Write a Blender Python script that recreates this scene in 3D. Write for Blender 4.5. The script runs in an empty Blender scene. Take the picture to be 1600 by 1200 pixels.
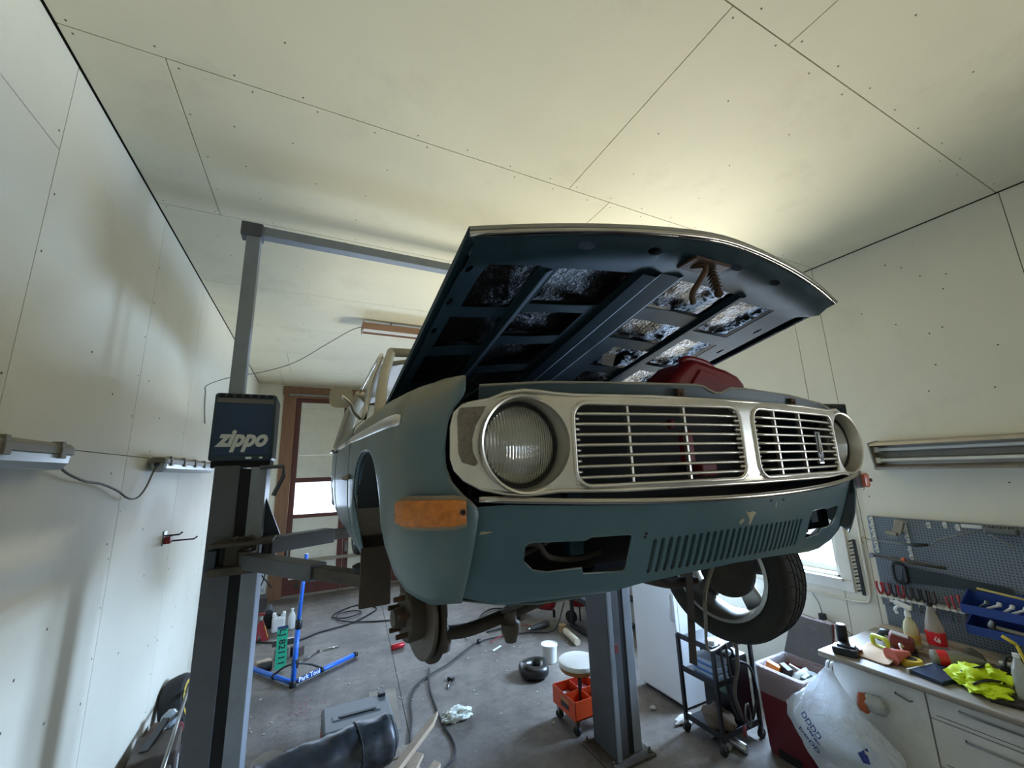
import bpy, bmesh, math, random
from mathutils import Vector, Matrix, Euler
from mathutils.geometry import delaunay_2d_cdt
random.seed(7)
scene = bpy.context.scene
COL = scene.collection
PI = math.pi
R = math.radians

# ------------------------------------------------------------------ camera
cam_d = bpy.data.cameras.new('camera')
cam_d.sensor_fit = 'HORIZONTAL'
cam_d.sensor_width = 36.0
cam_d.lens = 628.25 / 1600 * 36
cam_d.clip_start = 0.02
cam = bpy.data.objects.new('camera', cam_d)
COL.objects.link(cam)
yaw, pit, rol = math.radians(26.267), math.radians(11.926), math.radians(-1.844)
fw = Vector((math.sin(yaw) * math.cos(pit), math.cos(yaw) * math.cos(pit), math.sin(pit)))
r0 = Vector((math.cos(yaw), -math.sin(yaw), 0)); u0 = r0.cross(fw)
rt = math.cos(rol) * r0 + math.sin(rol) * u0
up = -math.sin(rol) * r0 + math.cos(rol) * u0
mw = Matrix((rt, up, -fw)).transposed().to_4x4()
mw.translation = Vector((0, 0, 2.2))
cam.matrix_world = mw
scene.camera = cam

# ------------------------------------------------------------------ view, world, daylight
scene.view_settings.view_transform = 'Standard'
scene.view_settings.look = 'None'
scene.view_settings.gamma = 1.0
scene.view_settings.use_curve_mapping = False
scene.view_settings.exposure = -0.17
scene.cycles.use_denoising = True
scene.cycles.max_bounces = 8
scene.cycles.diffuse_bounces = 5
scene.cycles.sample_clamp_indirect = 6.0
world = bpy.data.worlds.new('world'); scene.world = world
world.use_nodes = True
wn = world.node_tree.nodes; wl = world.node_tree.links
bg = wn['Background']
bg.inputs['Color'].default_value = (0.80, 0.90, 1.0, 1)
bg.inputs['Strength'].default_value = 2.2

def area(name, loc, rot, sx, sy, power, col, spread):
    l = bpy.data.lights.new(name, 'AREA'); l.shape = 'RECTANGLE'
    l.size = sx; l.size_y = sy; l.energy = power; l.color = col; l.spread = math.radians(spread)
    o = bpy.data.objects.new(name, l); COL.objects.link(o)
    o.location = loc; o.rotation_euler = rot
    return o
# daylight standing in the window openings: sky from above, sunlit grass from below
area('daylight_right_window_sky', (4.76, 3.22, 1.98), (0, R(58), 0), 0.9, 2.1, 600, (0.47, 0.68, 1.0), 130)
area('daylight_right_window_grass', (4.80, 3.22, 1.18), (0, R(132), 0), 0.8, 2.1, 185, (1.0, 0.98, 0.85), 108)
area('fill_near_window_sky', (4.76, -1.3, 1.98), (0, R(58), 0), 0.9, 1.5, 75, (0.72, 0.85, 1.0), 150)  # added fill for the car front, outside the made-up near window
area('fill_near_window_grass', (4.80, -1.3, 1.18), (0, R(132), 0), 0.8, 1.5, 50, (1.0, 0.97, 0.85), 110)  # warm half of the same added fill
area('daylight_back_door', (1.65, 9.22, 1.77), (R(-90), 0, 0), 3.9, 0.60, 190, (0.58, 0.75, 1.0), 180)

# ------------------------------------------------------------------ materials
def lin(h):
    h = h.lstrip('#'); c = [int(h[i:i + 2], 16) / 255 for i in (0, 2, 4)]
    return tuple(v / 12.92 if v <= 0.04045 else ((v + 0.055) / 1.055) ** 2.4 for v in c) + (1,)
MATS = {}
def M(name, hx, rough=0.5, metal=0.0, var=0.12, vs=6.0, dirt=None, bump=0.0, bs=60.0, dust=None, trans=0, spec=None, coat=0, emit=0, stretch=None, ior=None, dirt2=None):
    """principled surface; var = tone variation, dirt = (hex, amount, scale) blotches, dust = (hex, amount) lying on upward faces"""
    if name in MATS: return MATS[name]
    m = bpy.data.materials.new(name); m.use_nodes = True
    n = m.node_tree.nodes; l = m.node_tree.links; b = n['Principled BSDF']
    b.inputs['Roughness'].default_value = rough; b.inputs['Metallic'].default_value = metal
    if spec is not None: b.inputs['Specular IOR Level'].default_value = spec
    if coat: b.inputs['Coat Weight'].default_value = coat; b.inputs['Coat Roughness'].default_value = 0.15
    if trans: b.inputs['Transmission Weight'].default_value = trans
    if ior: b.inputs['IOR'].default_value = ior
    tc = n.new('ShaderNodeTexCoord'); co = tc.outputs['Object']
    if stretch:
        mp = n.new('ShaderNodeMapping'); mp.inputs['Scale'].default_value = stretch
        l.new(co, mp.inputs['Vector']); co = mp.outputs['Vector']
    c = lin(hx)
    def noise(s, det=4, ro=0.6):
        t = n.new('ShaderNodeTexNoise'); t.inputs['Scale'].default_value = s
        t.inputs['Detail'].default_value = det; t.inputs['Roughness'].default_value = ro
        l.new(co, t.inputs['Vector']); return t.outputs['Fac']
    def ramp(src, a, bb):
        r = n.new('ShaderNodeMapRange'); r.inputs['From Min'].default_value = a; r.inputs['From Max'].default_value = bb
        l.new(src, r.inputs['Value']); return r.outputs['Result']
    def mix(f, a, bb):
        x = n.new('ShaderNodeMix'); x.data_type = 'RGBA'
        if isinstance(f, float): x.inputs['Factor'].default_value = f
        else: l.new(f, x.inputs['Factor'])
        for sck, v in ((x.inputs[6], a), (x.inputs[7], bb)):
            if isinstance(v, tuple): sck.default_value = v
            else: l.new(v, sck)
        return x.outputs[2]
    cur = c
    if var:
        d = tuple(v * (1 - var) for v in c[:3]) + (1,); e = tuple(min(1, v * (1 + var)) for v in c[:3]) + (1,)
        cur = mix(ramp(noise(vs), 0.3, 0.7), d, e)
    if dirt:
        k = ramp(noise(dirt[2], 6, 0.7), 0.62 - 0.3 * dirt[1], 0.78)
        mu = n.new('ShaderNodeMath'); mu.operation = 'MULTIPLY'; mu.inputs[1].default_value = min(1, dirt[1] * 1.4)
        l.new(k, mu.inputs[0]); cur = mix(mu.outputs[0], cur, lin(dirt[0]))
    if dirt2:
        k = ramp(noise(dirt2[2], 8, 0.8), 0.60 - 0.25 * dirt2[1], 0.72)
        mu = n.new('ShaderNodeMath'); mu.operation = 'MULTIPLY'; mu.inputs[1].default_value = min(1, dirt2[1])
        l.new(k, mu.inputs[0]); cur = mix(mu.outputs[0], cur, lin(dirt2[0]))
    if dust:
        g = n.new('ShaderNodeNewGeometry'); s = n.new('ShaderNodeSeparateXYZ'); l.new(g.outputs['Normal'], s.inputs[0])
        ad = n.new('ShaderNodeMath'); ad.operation = 'ADD'; l.new(s.outputs['Z'], ad.inputs[0])
        nz = n.new('ShaderNodeMath'); nz.operation = 'MULTIPLY_ADD'; nz.inputs[1].default_value = 0.5; nz.inputs[2].default_value = -0.25
        l.new(noise(4.0, 5, 0.6), nz.inputs[0]); l.new(nz.outputs[0], ad.inputs[1])
        k = ramp(ad.outputs[0], -0.05, 0.5)
        mu = n.new('ShaderNodeMath'); mu.operation = 'MULTIPLY'; mu.inputs[1].default_value = dust[1]
        l.new(k, mu.inputs[0]); cur = mix(mu.outputs[0], cur, lin(dust[0]))
        rr = n.new('ShaderNodeMapRange'); rr.inputs['To Min'].default_value = rough; rr.inputs['To Max'].default_value = 0.85
        l.new(mu.outputs[0], rr.inputs['Value']); l.new(rr.outputs['Result'], b.inputs['Roughness'])
    if isinstance(cur, tuple): b.inputs['Base Color'].default_value = cur
    else: l.new(cur, b.inputs['Base Color'])
    if bump:
        bp = n.new('ShaderNodeBump'); bp.inputs['Strength'].default_value = bump; bp.inputs['Distance'].default_value = 0.01
        l.new(noise(bs, 5, 0.6), bp.inputs['Height']); l.new(bp.outputs['Normal'], b.inputs['Normal'])
    if emit:
        b.inputs['Emission Color'].default_value = c; b.inputs['Emission Strength'].default_value = emit
    MATS[name] = m
    return m
def glassmat(name, hx='#ffffff', fac=0.06, rough=0.02):
    """thin pane: mostly see-through with a faint mirror of the room"""
    if name in MATS: return MATS[name]
    m = bpy.data.materials.new(name); m.use_nodes = True
    n = m.node_tree.nodes; l = m.node_tree.links; n.remove(n['Principled BSDF'])
    t = n.new('ShaderNodeBsdfTransparent'); t.inputs['Color'].default_value = lin(hx)
    g = n.new('ShaderNodeBsdfGlossy'); g.inputs['Roughness'].default_value = rough
    x = n.new('ShaderNodeMixShader'); x.inputs[0].default_value = fac
    l.new(t.outputs[0], x.inputs[1]); l.new(g.outputs[0], x.inputs[2]); l.new(x.outputs[0], n['Material Output'].inputs['Surface'])
    MATS[name] = m
    return m

# ------------------------------------------------------------------ mesh helpers
def V(*a): return Vector(a if len(a) > 1 else a[0])
def wloc(o):
    p = Vector((0, 0, 0))
    while o: p += o.location; o = o.parent
    return p
def frame(d, hint=None):
    d = Vector(d).normalized(); h = Vector(hint) if hint else (Vector((0, 0, 1)) if abs(d.z) < 0.95 else Vector((0, 1, 0)))
    a = h.cross(d).normalized(); return a, d.cross(a)
class MB:
    def __init__(s): s.v = []; s.f = []
    def add(s, vs, fs):
        k = len(s.v); s.v += [Vector(p) for p in vs]; s.f += [tuple(i + k for i in f) for f in fs]; return s
    def box(s, c, d, rz=0, rx=0, ry=0, taper=1.0):
        m = Euler((rx, ry, rz)).to_matrix(); c = Vector(c); x, y, z = d[0] / 2, d[1] / 2, d[2] / 2; vs = []
        for q in (-1, 1):
            t = taper if q > 0 else 1
            for a, b in ((-1, -1), (1, -1), (1, 1), (-1, 1)): vs.append(c + m @ Vector((a * x * t, b * y * t, q * z)))
        return s.add(vs, [(3, 2, 1, 0), (4, 5, 6, 7), (0, 1, 5, 4), (1, 2, 6, 5), (2, 3, 7, 6), (3, 0, 4, 7)])
    def bb(s, a, b):
        return s.box([(a[i] + b[i]) / 2 for i in range(3)], [abs(b[i] - a[i]) for i in range(3)])
    def tube(s, pts, r, n=8, cap=True, rs=None, flat=1.0, hint=None):
        pts = [Vector(p) for p in pts]; k = len(s.v); m = len(pts); a = None
        for i, p in enumerate(pts):
            d = (pts[min(i + 1, m - 1)] - pts[max(i - 1, 0)])
            if a is None: a, b = frame(d, hint)
            else:
                d.normalize(); a = (a - d * a.dot(d))
                if a.length < 1e-4: a, b = frame(d)
                a.normalize(); b = d.cross(a)
            rr = rs[i] if rs else r
            for j in range(n):
                t = 2 * PI * j / n; s.v.append(p + a * math.cos(t) * rr + b * math.sin(t) * rr * flat)
        for i in range(m - 1):
            for j in range(n):
                j2 = (j + 1) % n; s.f.append((k + i * n + j, k + i * n + j2, k + (i + 1) * n + j2, k + (i + 1) * n + j))
        if cap:
            s.f.append(tuple(k + j for j in reversed(range(n)))); s.f.append(tuple(k + (m - 1) * n + j for j in range(n)))
        return s
    def ring(s, c, ax, rad, r, n=32, q=8, sq=1.0):
        a, b = frame(ax); c = Vector(c); ax = Vector(ax).normalized(); k = len(s.v)
        for i in range(n):
            t = 2 * PI * i / n; e = a * math.cos(t) + b * math.sin(t)
            for j in range(q):
                w = 2 * PI * j / q; s.v.append(c + e * (rad + r * math.cos(w)) + ax * r * sq * math.sin(w))
        for i in range(n):
            for j in range(q):
                s.f.append((k + i * q + j, k + ((i + 1) % n) * q + j, k + ((i + 1) % n) * q + (j + 1) % q, k + i * q + (j + 1) % q))
        return s
    def lathe(s, prof, c=(0, 0, 0), ax=(0, 0, 1), n=24, cap=True, fx=1.0):
        """prof: (radius, height) list"""
        a, b = frame(ax); c = Vector(c); ax = Vector(ax).normalized(); k = len(s.v); m = len(prof)
        for i in range(n):
            t = 2 * PI * i / n; e = a * math.cos(t) * fx + b * math.sin(t)
            for r, h in prof: s.v.append(c + e * max(r, 1e-4) + ax * h)
        for i in range(n):
            for j in range(m - 1):
                i2 = (i + 1) % n; s.f.append((k + i * m + j, k + i2 * m + j, k + i2 * m + j + 1, k + i * m + j + 1))
        if cap and prof[0][0] > 1e-3: s.f.append(tuple(k + i * m for i in reversed(range(n))))
        if cap and prof[-1][0] > 1e-3: s.f.append(tuple(k + i * m + m - 1 for i in range(n)))
        return s
    def prism(s, poly, f0, f1):
        """poly of 2D points; f0,f1 map (x,y)->3D for the two faces"""
        n = len(poly); vs = [f0(*p) for p in poly] + [f1(*p) for p in poly]
        return s.add(vs, [tuple(reversed(range(n))), tuple(range(n, 2 * n))] + [(i, (i + 1) % n, n + (i + 1) % n, n + i) for i in range(n)])
    def grid(s, rows, closed=False, thick=None):
        n = len(rows[0]); k = len(s.v)
        for r in rows: s.v += [Vector(p) for p in r]
        for i in range(len(rows) - 1):
            for j in range(n if closed else n - 1):
                j2 = (j + 1) % n; s.f.append((k + i * n + j, k + i * n + j2, k + (i + 1) * n + j2, k + (i + 1) * n + j))
        return s
    def plate(s, outer, holes, fm, thick, step=0.03):
        """flat outline with holes, mapped by fm(x,y,t) onto a curved sheet of the given thickness"""
        def res(p):
            o = []
            for i in range(len(p)):
                a, b = Vector(p[i]), Vector(p[(i + 1) % len(p)]); m = max(1, int((b - a).length / step + 0.5))
                o += [a + (b - a) * j / m for j in range(m)]
            return o
        loops = [res(outer)] + [res(h) for h in holes]; vs = []; es = []
        for lp in loops:
            k = len(vs); vs += lp; es += [(k + i, k + (i + 1) % len(lp)) for i in range(len(lp))]
        def inside(p, lp):
            c = False; x, y = p; j = len(lp) - 1
            for i in range(len(lp)):
                xi, yi = lp[i]; xj, yj = lp[j]
                if (yi > y) != (yj > y) and x < (xj - xi) * (y - yi) / (yj - yi) + xi: c = not c
                j = i
            return c
        xs = [p[0] for p in loops[0]]; ys = [p[1] for p in loops[0]]
        x = min(xs) + step
        while x < max(xs):
            y = min(ys) + step
            while y < max(ys):
                if inside((x, y), loops[0]) and not any(inside((x, y), h) for h in loops[1:]): vs.append(Vector((x, y)))
                y += step
            x += step
        r = delaunay_2d_cdt([Vector((p[0], p[1])) for p in vs], es, [], 0, 1e-6)
        vo, fo = r[0], r[2]; tri = []
        for f in fo:
            c = sum((vo[i] for i in f), Vector((0, 0))) / 3
            if inside(c, loops[0]) and not any(inside(c, h) for h in loops[1:]): tri.append(tuple(f))
        n = len(vo); k = len(s.v)
        s.v += [Vector(fm(p[0], p[1], 0)) for p in vo] + [Vector(fm(p[0], p[1], thick)) for p in vo]
        cnt = {}
        for f in tri:
            s.f.append(tuple(k + i for i in f)); s.f.append(tuple(k + n + i for i in reversed(f)))
            for i in range(3): cnt.setdefault(frozenset((f[i], f[(i + 1) % 3])), []).append((f[i], f[(i + 1) % 3]))
        for e in cnt.values():
            if len(e) == 1: a, b = e[0]; s.f.append((k + b, k + a, k + n + a, k + n + b))
        return s
    def build(s, name, mat, parent=None, smooth=None, bev=0, loc=None, sub=0, solid=0, weld=False, dist=0.0005):
        o0 = wloc(parent) if parent else (Vector(loc) if loc else Vector((0, 0, 0)))
        me = bpy.data.meshes.new(name); me.from_pydata([tuple(p - o0) for p in s.v], [], s.f)
        bm = bmesh.new(); bm.from_mesh(me)
        if weld: bmesh.ops.remove_doubles(bm, verts=bm.verts, dist=dist)
        bmesh.ops.recalc_face_normals(bm, faces=bm.faces); bm.to_mesh(me); bm.free()
        for mm in (mat if isinstance(mat, (list, tuple)) else [mat]): me.materials.append(mm)
        o = bpy.data.objects.new(name, me); COL.objects.link(o)
        if parent: o.parent = parent
        elif loc: o.location = o0
        if solid:
            md = o.modifiers.new('solid', 'SOLIDIFY'); md.thickness = solid; md.offset = -1
        if bev:
            md = o.modifiers.new('bevel', 'BEVEL'); md.width = bev; md.segments = 2; md.limit_method = 'ANGLE'; md.angle_limit = R(40)
        if sub:
            md = o.modifiers.new('sub', 'SUBSURF'); md.levels = sub; md.render_levels = sub
        if smooth is not None:
            me.shade_smooth()
            if smooth < 180: me.set_sharp_from_angle(angle=R(smooth))
        return o
def thing(name, label, cat, loc=(0, 0, 0), group=None):
    o = bpy.data.objects.new(name, None); COL.objects.link(o); o.location = loc; o.empty_display_size = 0.1
    return tag(o, label, cat, group)
def tag(o, label, cat, group=None):
    o['label'] = label; o['category'] = cat
    if group: o['group'] = group
    return o
def struct(o): o['kind'] = 'structure'; return o
def place(o, loc, rz=0, rx=0, ry=0): o.location = loc; o.rotation_euler = (rx, ry, rz); return o
def dup(root, loc=None, rot=None, parent=None):
    r = root.copy(); COL.objects.link(r)
    if parent: r.parent = parent
    if loc is not None: r.location = loc
    if rot is not None: r.rotation_euler = rot
    for ch in list(root.children): dup(ch, parent=r)
    return r
def bez(pts, n=8):
    """smooth Catmull-Rom line through points"""
    P = [Vector(p) for p in pts]; P = [2 * P[0] - P[1]] + P + [2 * P[-1] - P[-2]]; o = []
    for i in range(1, len(P) - 2):
        a, b, c, d = P[i - 1:i + 3]
        for k in range(n):
            t = k / n; o.append(0.5 * (2 * b + (c - a) * t + (2 * a - 5 * b + 4 * c - d) * t * t + (3 * b - a - 3 * c + d) * t ** 3))
    return o + [P[-2]]
def text(name, body, size, mat, parent, mtx, ext=0.001, shear=0, off=0, width=None):
    """lettering built as a mesh, on a world-space matrix (x along the line, y up, z out)"""
    cu = bpy.data.curves.new(name, 'FONT'); cu.body = body; cu.size = size; cu.extrude = ext; cu.shear = shear; cu.offset = off
    cu.align_x = 'CENTER'; cu.align_y = 'CENTER'; cu.resolution_u = 3
    t = bpy.data.objects.new(name, cu); COL.objects.link(t); bpy.context.view_layer.update()
    me = bpy.data.meshes.new_from_object(t); bpy.data.objects.remove(t); bpy.data.curves.remove(cu)
    if width:
        w = max(v.co.x for v in me.vertices) - min(v.co.x for v in me.vertices)
        me.transform(Matrix.Diagonal((width / w, 1, 1, 1)))
    me.transform(Matrix.Translation(-wloc(parent)) @ mtx if parent else mtx)
    me.materials.clear(); me.materials.append(mat)
    o = bpy.data.objects.new(name, me); COL.objects.link(o)
    if parent: o.parent = parent
    return o
def basis(o, x, y):
    x = Vector(x).normalized(); y = Vector(y); z = x.cross(y).normalized(); y = z.cross(x)
    m = Matrix((x, y, z)).transposed().to_4x4(); m.translation = Vector(o); return m
def rrect(x0, y0, x1, y1, r, n=5):
    o = []
    for cx, cy, a in ((x1 - r, y1 - r, 0), (x0 + r, y1 - r, 90), (x0 + r, y0 + r, 180), (x1 - r, y0 + r, 270)):
        for i in range(n + 1): t = R(a + 90 * i / n); o.append((cx + r * math.cos(t), cy + r * math.sin(t)))
    return o
def crumple(name, mat, parent, c, d, amp=0.3, seed=1, sub=3, loc=None, squash=None):
    """wrinkled closed lump: d = half sizes"""
    rnd = random.Random(seed); bm = bmesh.new(); bmesh.ops.create_icosphere(bm, subdivisions=sub, radius=1)
    from mathutils import noise as nz
    for v in bm.verts:
        p = v.co.copy(); q = p * 1.7 + Vector((seed * 3.1, seed * 1.7, 0))
        k = 1 + amp * nz.noise(q) + amp * 0.7 * abs(nz.noise(q * 2.7)) - amp * 0.5 * abs(nz.noise(q * 5.1))
        p *= k; v.co = Vector((p.x * d[0], p.y * d[1], max(p.z, -0.75) * d[2]))
    o = MB(); o.v = [v.co + Vector(c) for v in bm.verts]; bm.verts.index_update(); o.f = [tuple(v.index for v in f.verts) for f in bm.faces]; bm.free()
    return o.build(name, mat, parent, smooth=60, loc=loc)
# ------------------------------------------------------------------ room shell
XL, XR, YB, YF, ZC = -1.04, 4.22, 9.1, -3.0, 4.0
board = M('painted_fibreboard', '#d9d4c2', 0.62, var=0.035, vs=1.3, dirt=('#b4ad99', 0.22, 2.2), bump=0.05, bs=180)
board_c = M('ceiling_fibreboard', '#d8d1b6', 0.6, var=0.04, vs=1.1, dirt=('#a9a28c', 0.25, 1.8), bump=0.04, bs=160)
gap = M('dark_joint', '#3b352b', 0.9, var=0.1)
conc = M('concrete_floor', '#7b746c', 0.62, var=0.34, vs=2.2, dirt=('#38342f', 0.85, 0.9), dirt2=('#2f2b28', .55, 7.0), bump=0.3, bs=30)
conc2 = M('concrete_patch', '#837a6c', 0.7, var=0.2, vs=3.0, dirt=('#4a453e', 0.5, 2.3), bump=0.15, bs=50)
brown = M('oxide_red_wood', '#5a2f26', 0.5, var=0.15, vs=9)
cream = M('cream_panel', '#d6d2c2', 0.55, var=0.05)
trimw = M('white_gloss_trim', '#dedbd0', 0.45, var=0.05, dirt=('#9f947c', 0.2, 5))
steel = M('bare_steel', '#8c8c88', 0.35, 1.0, var=0.15, vs=12)
galv = M('zinc_steel', '#a3a39f', 0.45, 0.8, var=0.12)
blackp = M('black_plastic', '#16171a', 0.45, var=0.1)
rubber = M('black_rubber', '#151515', 0.75, var=0.15, bump=0.05)
pane = glassmat('window_glass')

floor = struct(MB().bb((XL - .2, YF - .2, -.25), (XR + .2, YB + .2, -.02)).build('floor', gap))
def slab(poly, mat):
    return MB().prism(poly, lambda x, y: (x, y, -.02), lambda x, y: (x, y, 0.0)).build('concrete_slab', mat, floor)
fx_ = lambda y: .887 + .086 * (y - 3.99)
slab([(XL, YF), (fx_(YF) - .003, YF), (fx_(YB) - .003, YB), (XL, YB)], conc)
slab([(fx_(YF) + .003, YF), (XR, YF), (XR, 5.155), (fx_(5.155) + .003, 5.155)], conc)
slab([(fx_(5.16) + .003, 5.16), (XR, 5.16), (XR, YB), (fx_(YB) + .003, YB)], conc)
ps = MB().prism([(.62, 4.10), (.84, 4.12), (.92, 4.85), (.66, 4.9)], lambda x, y: (x, y, -.01), lambda x, y: (x, y, .003)).build('mortar_patch', conc2, floor)
rp = M('red_overspray', '#75595b', 0.8, var=0.3, vs=9)
MB().lathe([(.0, .0), (.16, 0.0012), (.0, .0016)], (-.17, 4.2, 0), n=18, fx=.8).build('lacquer_spill', M('worn_filler', '#8f8a82', .8), floor)
def redspray(b):
    for k in range(70):
        x = .06 + random.gauss(0, .10); y = 4.95 + random.gauss(0, .13) ; r = random.uniform(.004, .018)
        b.lathe([(0, .0004), (r, .0006), (0, .0009)], (x, y, 0.0001 * k / 26), n=8)
    return b
o = redspray(MB()).build('paint_speckle', rp, floor); o['kind'] = 'stuff'

# ceiling boards: rows 1.2 m wide with their own joints
ceil = struct(MB().bb((XL - .2, YF - .2, ZC + .014), (XR + .2, YB + .2, ZC + .2)).build('ceiling', gap))
rows = [(-3.0, -1.67, [.6]), (-1.67, -.47, [1.1, 3.2]), (-.47, .73, [1.78]), (.73, 1.915, [1.41]), (1.915, 3.12, [-.69, 1.75]), (3.12, 4.32, [2.4]),
        (4.32, 5.46, [1.3]), (5.46, 6.6, [2.6]), (6.6, 7.8, [-.45, 1.9]), (7.8, 9.09, [-.62, 2.7])]
scr = MB()
for y0, y1, cuts in rows:
    xs = [XL + .006] + cuts + [XR - .006]
    for a, b in zip(xs, xs[1:]):
        g = .0022
        MB().bb((a + g, y0 + g, ZC), (b - g, y1 - g, ZC + .013)).build('ceiling_board', board_c, ceil, bev=.0008)
        n = int((b - a) / .28) + 1
        for k in range(n):
            for yy in (y0 + .035, y1 - .035):
                if random.random() < .75: scr.lathe([(.0045, 0), (.004, -.0012), (0, -.0015)], (a + .04 + k * .28, yy + random.uniform(-.01, .01), ZC), n=6)
        for k in range(3):
            for j in range(2): scr.lathe([(.0045, 0), (.004, -.0012), (0, -.0015)], (a + .3 + j * .6 + random.uniform(-.1, .1), y0 + .3 * (k + 1), ZC), n=6)
o = scr.build('screw_heads', M('screw_rust', '#55503f', .7), ceil); o['kind'] = 'stuff'

def wall(name, ax, pos, thick, a0, a1):
    p0 = [0, 0, 0]; p1 = [0, 0, ZC + .014]
    p0[ax], p1[ax] = pos, pos + thick; p0[1 - ax], p1[1 - ax] = a0, a1
    return p0, p1
def wboard(parent, ax, pos, s, a0, a1, z0, z1, mat=board, t=.013):
    g = .002; p0 = [0, 0, z0 + g]; p1 = [0, 0, z1 - g]
    p0[ax], p1[ax] = pos, pos + s * t; p0[1 - ax], p1[1 - ax] = a0 + g, a1 - g
    return MB().bb(p0, p1).build('wall_board', mat, parent, bev=.0008)
wl_ = struct(MB().bb((XL - .2, YF - .2, 0), (XL - .012, YB + .2, ZC + .014)).build('wall_left', gap))
cols = [-3.0, -1.5, -.28, .92, 2.115, 3.32, 4.475, 5.68, 6.88, 8.05, 9.09]
for a, b in zip(cols, cols[1:]):
    wboard(wl_, 0, XL - .012, 1, a, b, 0, 2.355)
    if a == .92 or a == -.28: wboard(wl_, 0, XL - .012, 1, a, b, 2.355, 3.57); wboard(wl_, 0, XL - .012, 1, a, b, 3.57, ZC - .005)
    else: wboard(wl_, 0, XL - .012, 1, a, b, 2.355, ZC - .005)
b = MB()
for a in cols[1:-1]:
    for k in range(9):
        for dz in (0, 2.4):
            z = .2 + k * .26 + dz
            if z < ZC - .05 and random.random() < .6: b.lathe([(.005, 0), (.0045, .0012), (0, .0015)], (XL + .001, a + random.choice((-.03, .03)), z), (1, 0, 0), n=6)
for k in range(26): b.lathe([(.007, 0), (.006, .001), (0, .0014)], (XL + .001, random.uniform(1.9, 6), random.uniform(.7, 2.9)), (1, 0, 0), n=6)
o = b.build('screw_heads', MATS['screw_rust'], wl_); o['kind'] = 'stuff'

wr_ = MB()
W1 = (2.16, 4.30, 1.17, 2.40); W2 = (-2.05, -.55, 1.17, 2.40)  # second opening is unseen, added to let fill light in
ys = [YF - .2, W2[0], W2[1], W1[0], W1[1], YB + .2]
for i, (a, b) in enumerate(zip(ys, ys[1:])):
    if i in (1, 3): wr_.bb((XR + .012, a, 0), (XR + .19, b, 1.17)); wr_.bb((XR + .012, a, 2.40), (XR + .19, b, ZC + .014))
    else: wr_.bb((XR + .012, a, 0), (XR + .19, b, ZC + .014))
wr_ = struct(wr_.build('wall_right', gap))
for a, b, zs in ((-3.0, -2.05, [0, ZC - .005]), (-2.05, -.55, [0, 1.17]), (-2.05, -.55, [2.40, ZC - .005]), (-.55, .72, [0, ZC - .005]), (.72, 1.928, [0, ZC - .005]),
                 (1.928, 2.16, [0, ZC - .005]), (2.16, 4.30, [0, 1.17]), (2.16, 4.30, [2.40, ZC - .005]), (4.30, 4.75, [0, ZC - .005]), (4.75, 5.95, [0, ZC - .005]),
                 (5.95, 7.15, [0, ZC - .005]), (7.15, 8.3, [0, ZC - .005]), (8.3, 9.09, [0, ZC - .005])):
    wboard(wr_, 0, XR + .012, -1, a, b, zs[0], zs[1])
b = MB()
for k in range(30): b.lathe([(.006, 0), (.005, .001), (0, .0014)], (XR - .001, random.uniform(-.4, 1.9), random.uniform(1.8, 3.9)), (-1, 0, 0), n=6)
o = b.build('screw_heads', MATS['screw_rust'], wr_); o['kind'] = 'stuff'
def window(name, w):
    y0, y1, z0, z1 = w; t = bpy.data.objects.new(name, None); COL.objects.link(t); struct(t); t.location = (XR, (y0 + y1) / 2, z0)
    b = MB()
    for p, q in (((y0, z0), (y1, z0 + .03)), ((y0, z1 - .03), (y1, z1)), ((y0, z0), (y0 + .03, z1)), ((y1 - .03, z0), (y1, z1))):
        b.bb((XR - .0, p[0], p[1]), (XR + .19, q[0], q[1]))
    b.build('reveal', trimw, t)
    b = MB()
    for p, q in (((y0 - .09, z0 - .09), (y1 + .09, z0)), ((y0 - .09, z1), (y1 + .09, z1 + .09)), ((y0 - .09, z0), (y0, z1)), ((y1, z0), (y1 + .09, z1))):
        b.bb((XR - .022, p[0], p[1]), (XR + .0, q[0], q[1]))
    b.build('casing', trimw, t, bev=.004)
    MB().bb((XR - .05, y0 - .02, z0 - .012), (XR + .12, y1 + .02, z0 + .012)).build('window_sill', trimw, t, bev=.004)
    ym = (y0 + y1) / 2
    for a, c in ((y0 + .03, ym), (ym, y1 - .03)):
        b = MB()
        for p, q in (((a, z0 + .03), (c, z0 + .085)), ((a, z1 - .085), (c, z1 - .03)), ((a, z0 + .03), (a + .05, z1 - .03)), ((c - .05, z0 + .03), (c, z1 - .03)), ((a, z0 + .62), (c, z0 + .645))):
            b.bb((XR + .10, p[0], p[1]), (XR + .15, q[0], q[1]))
        s = b.build('sash', trimw, t, bev=.004)
        MB().bb((XR + .12, a + .05, z0 + .08), (XR + .124, c - .05, z1 - .08)).build('pane', pane, s)
    return t
window('window_1', W1); window('added_fill_window', W2)  # the near window is added behind the camera to light the car front

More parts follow.
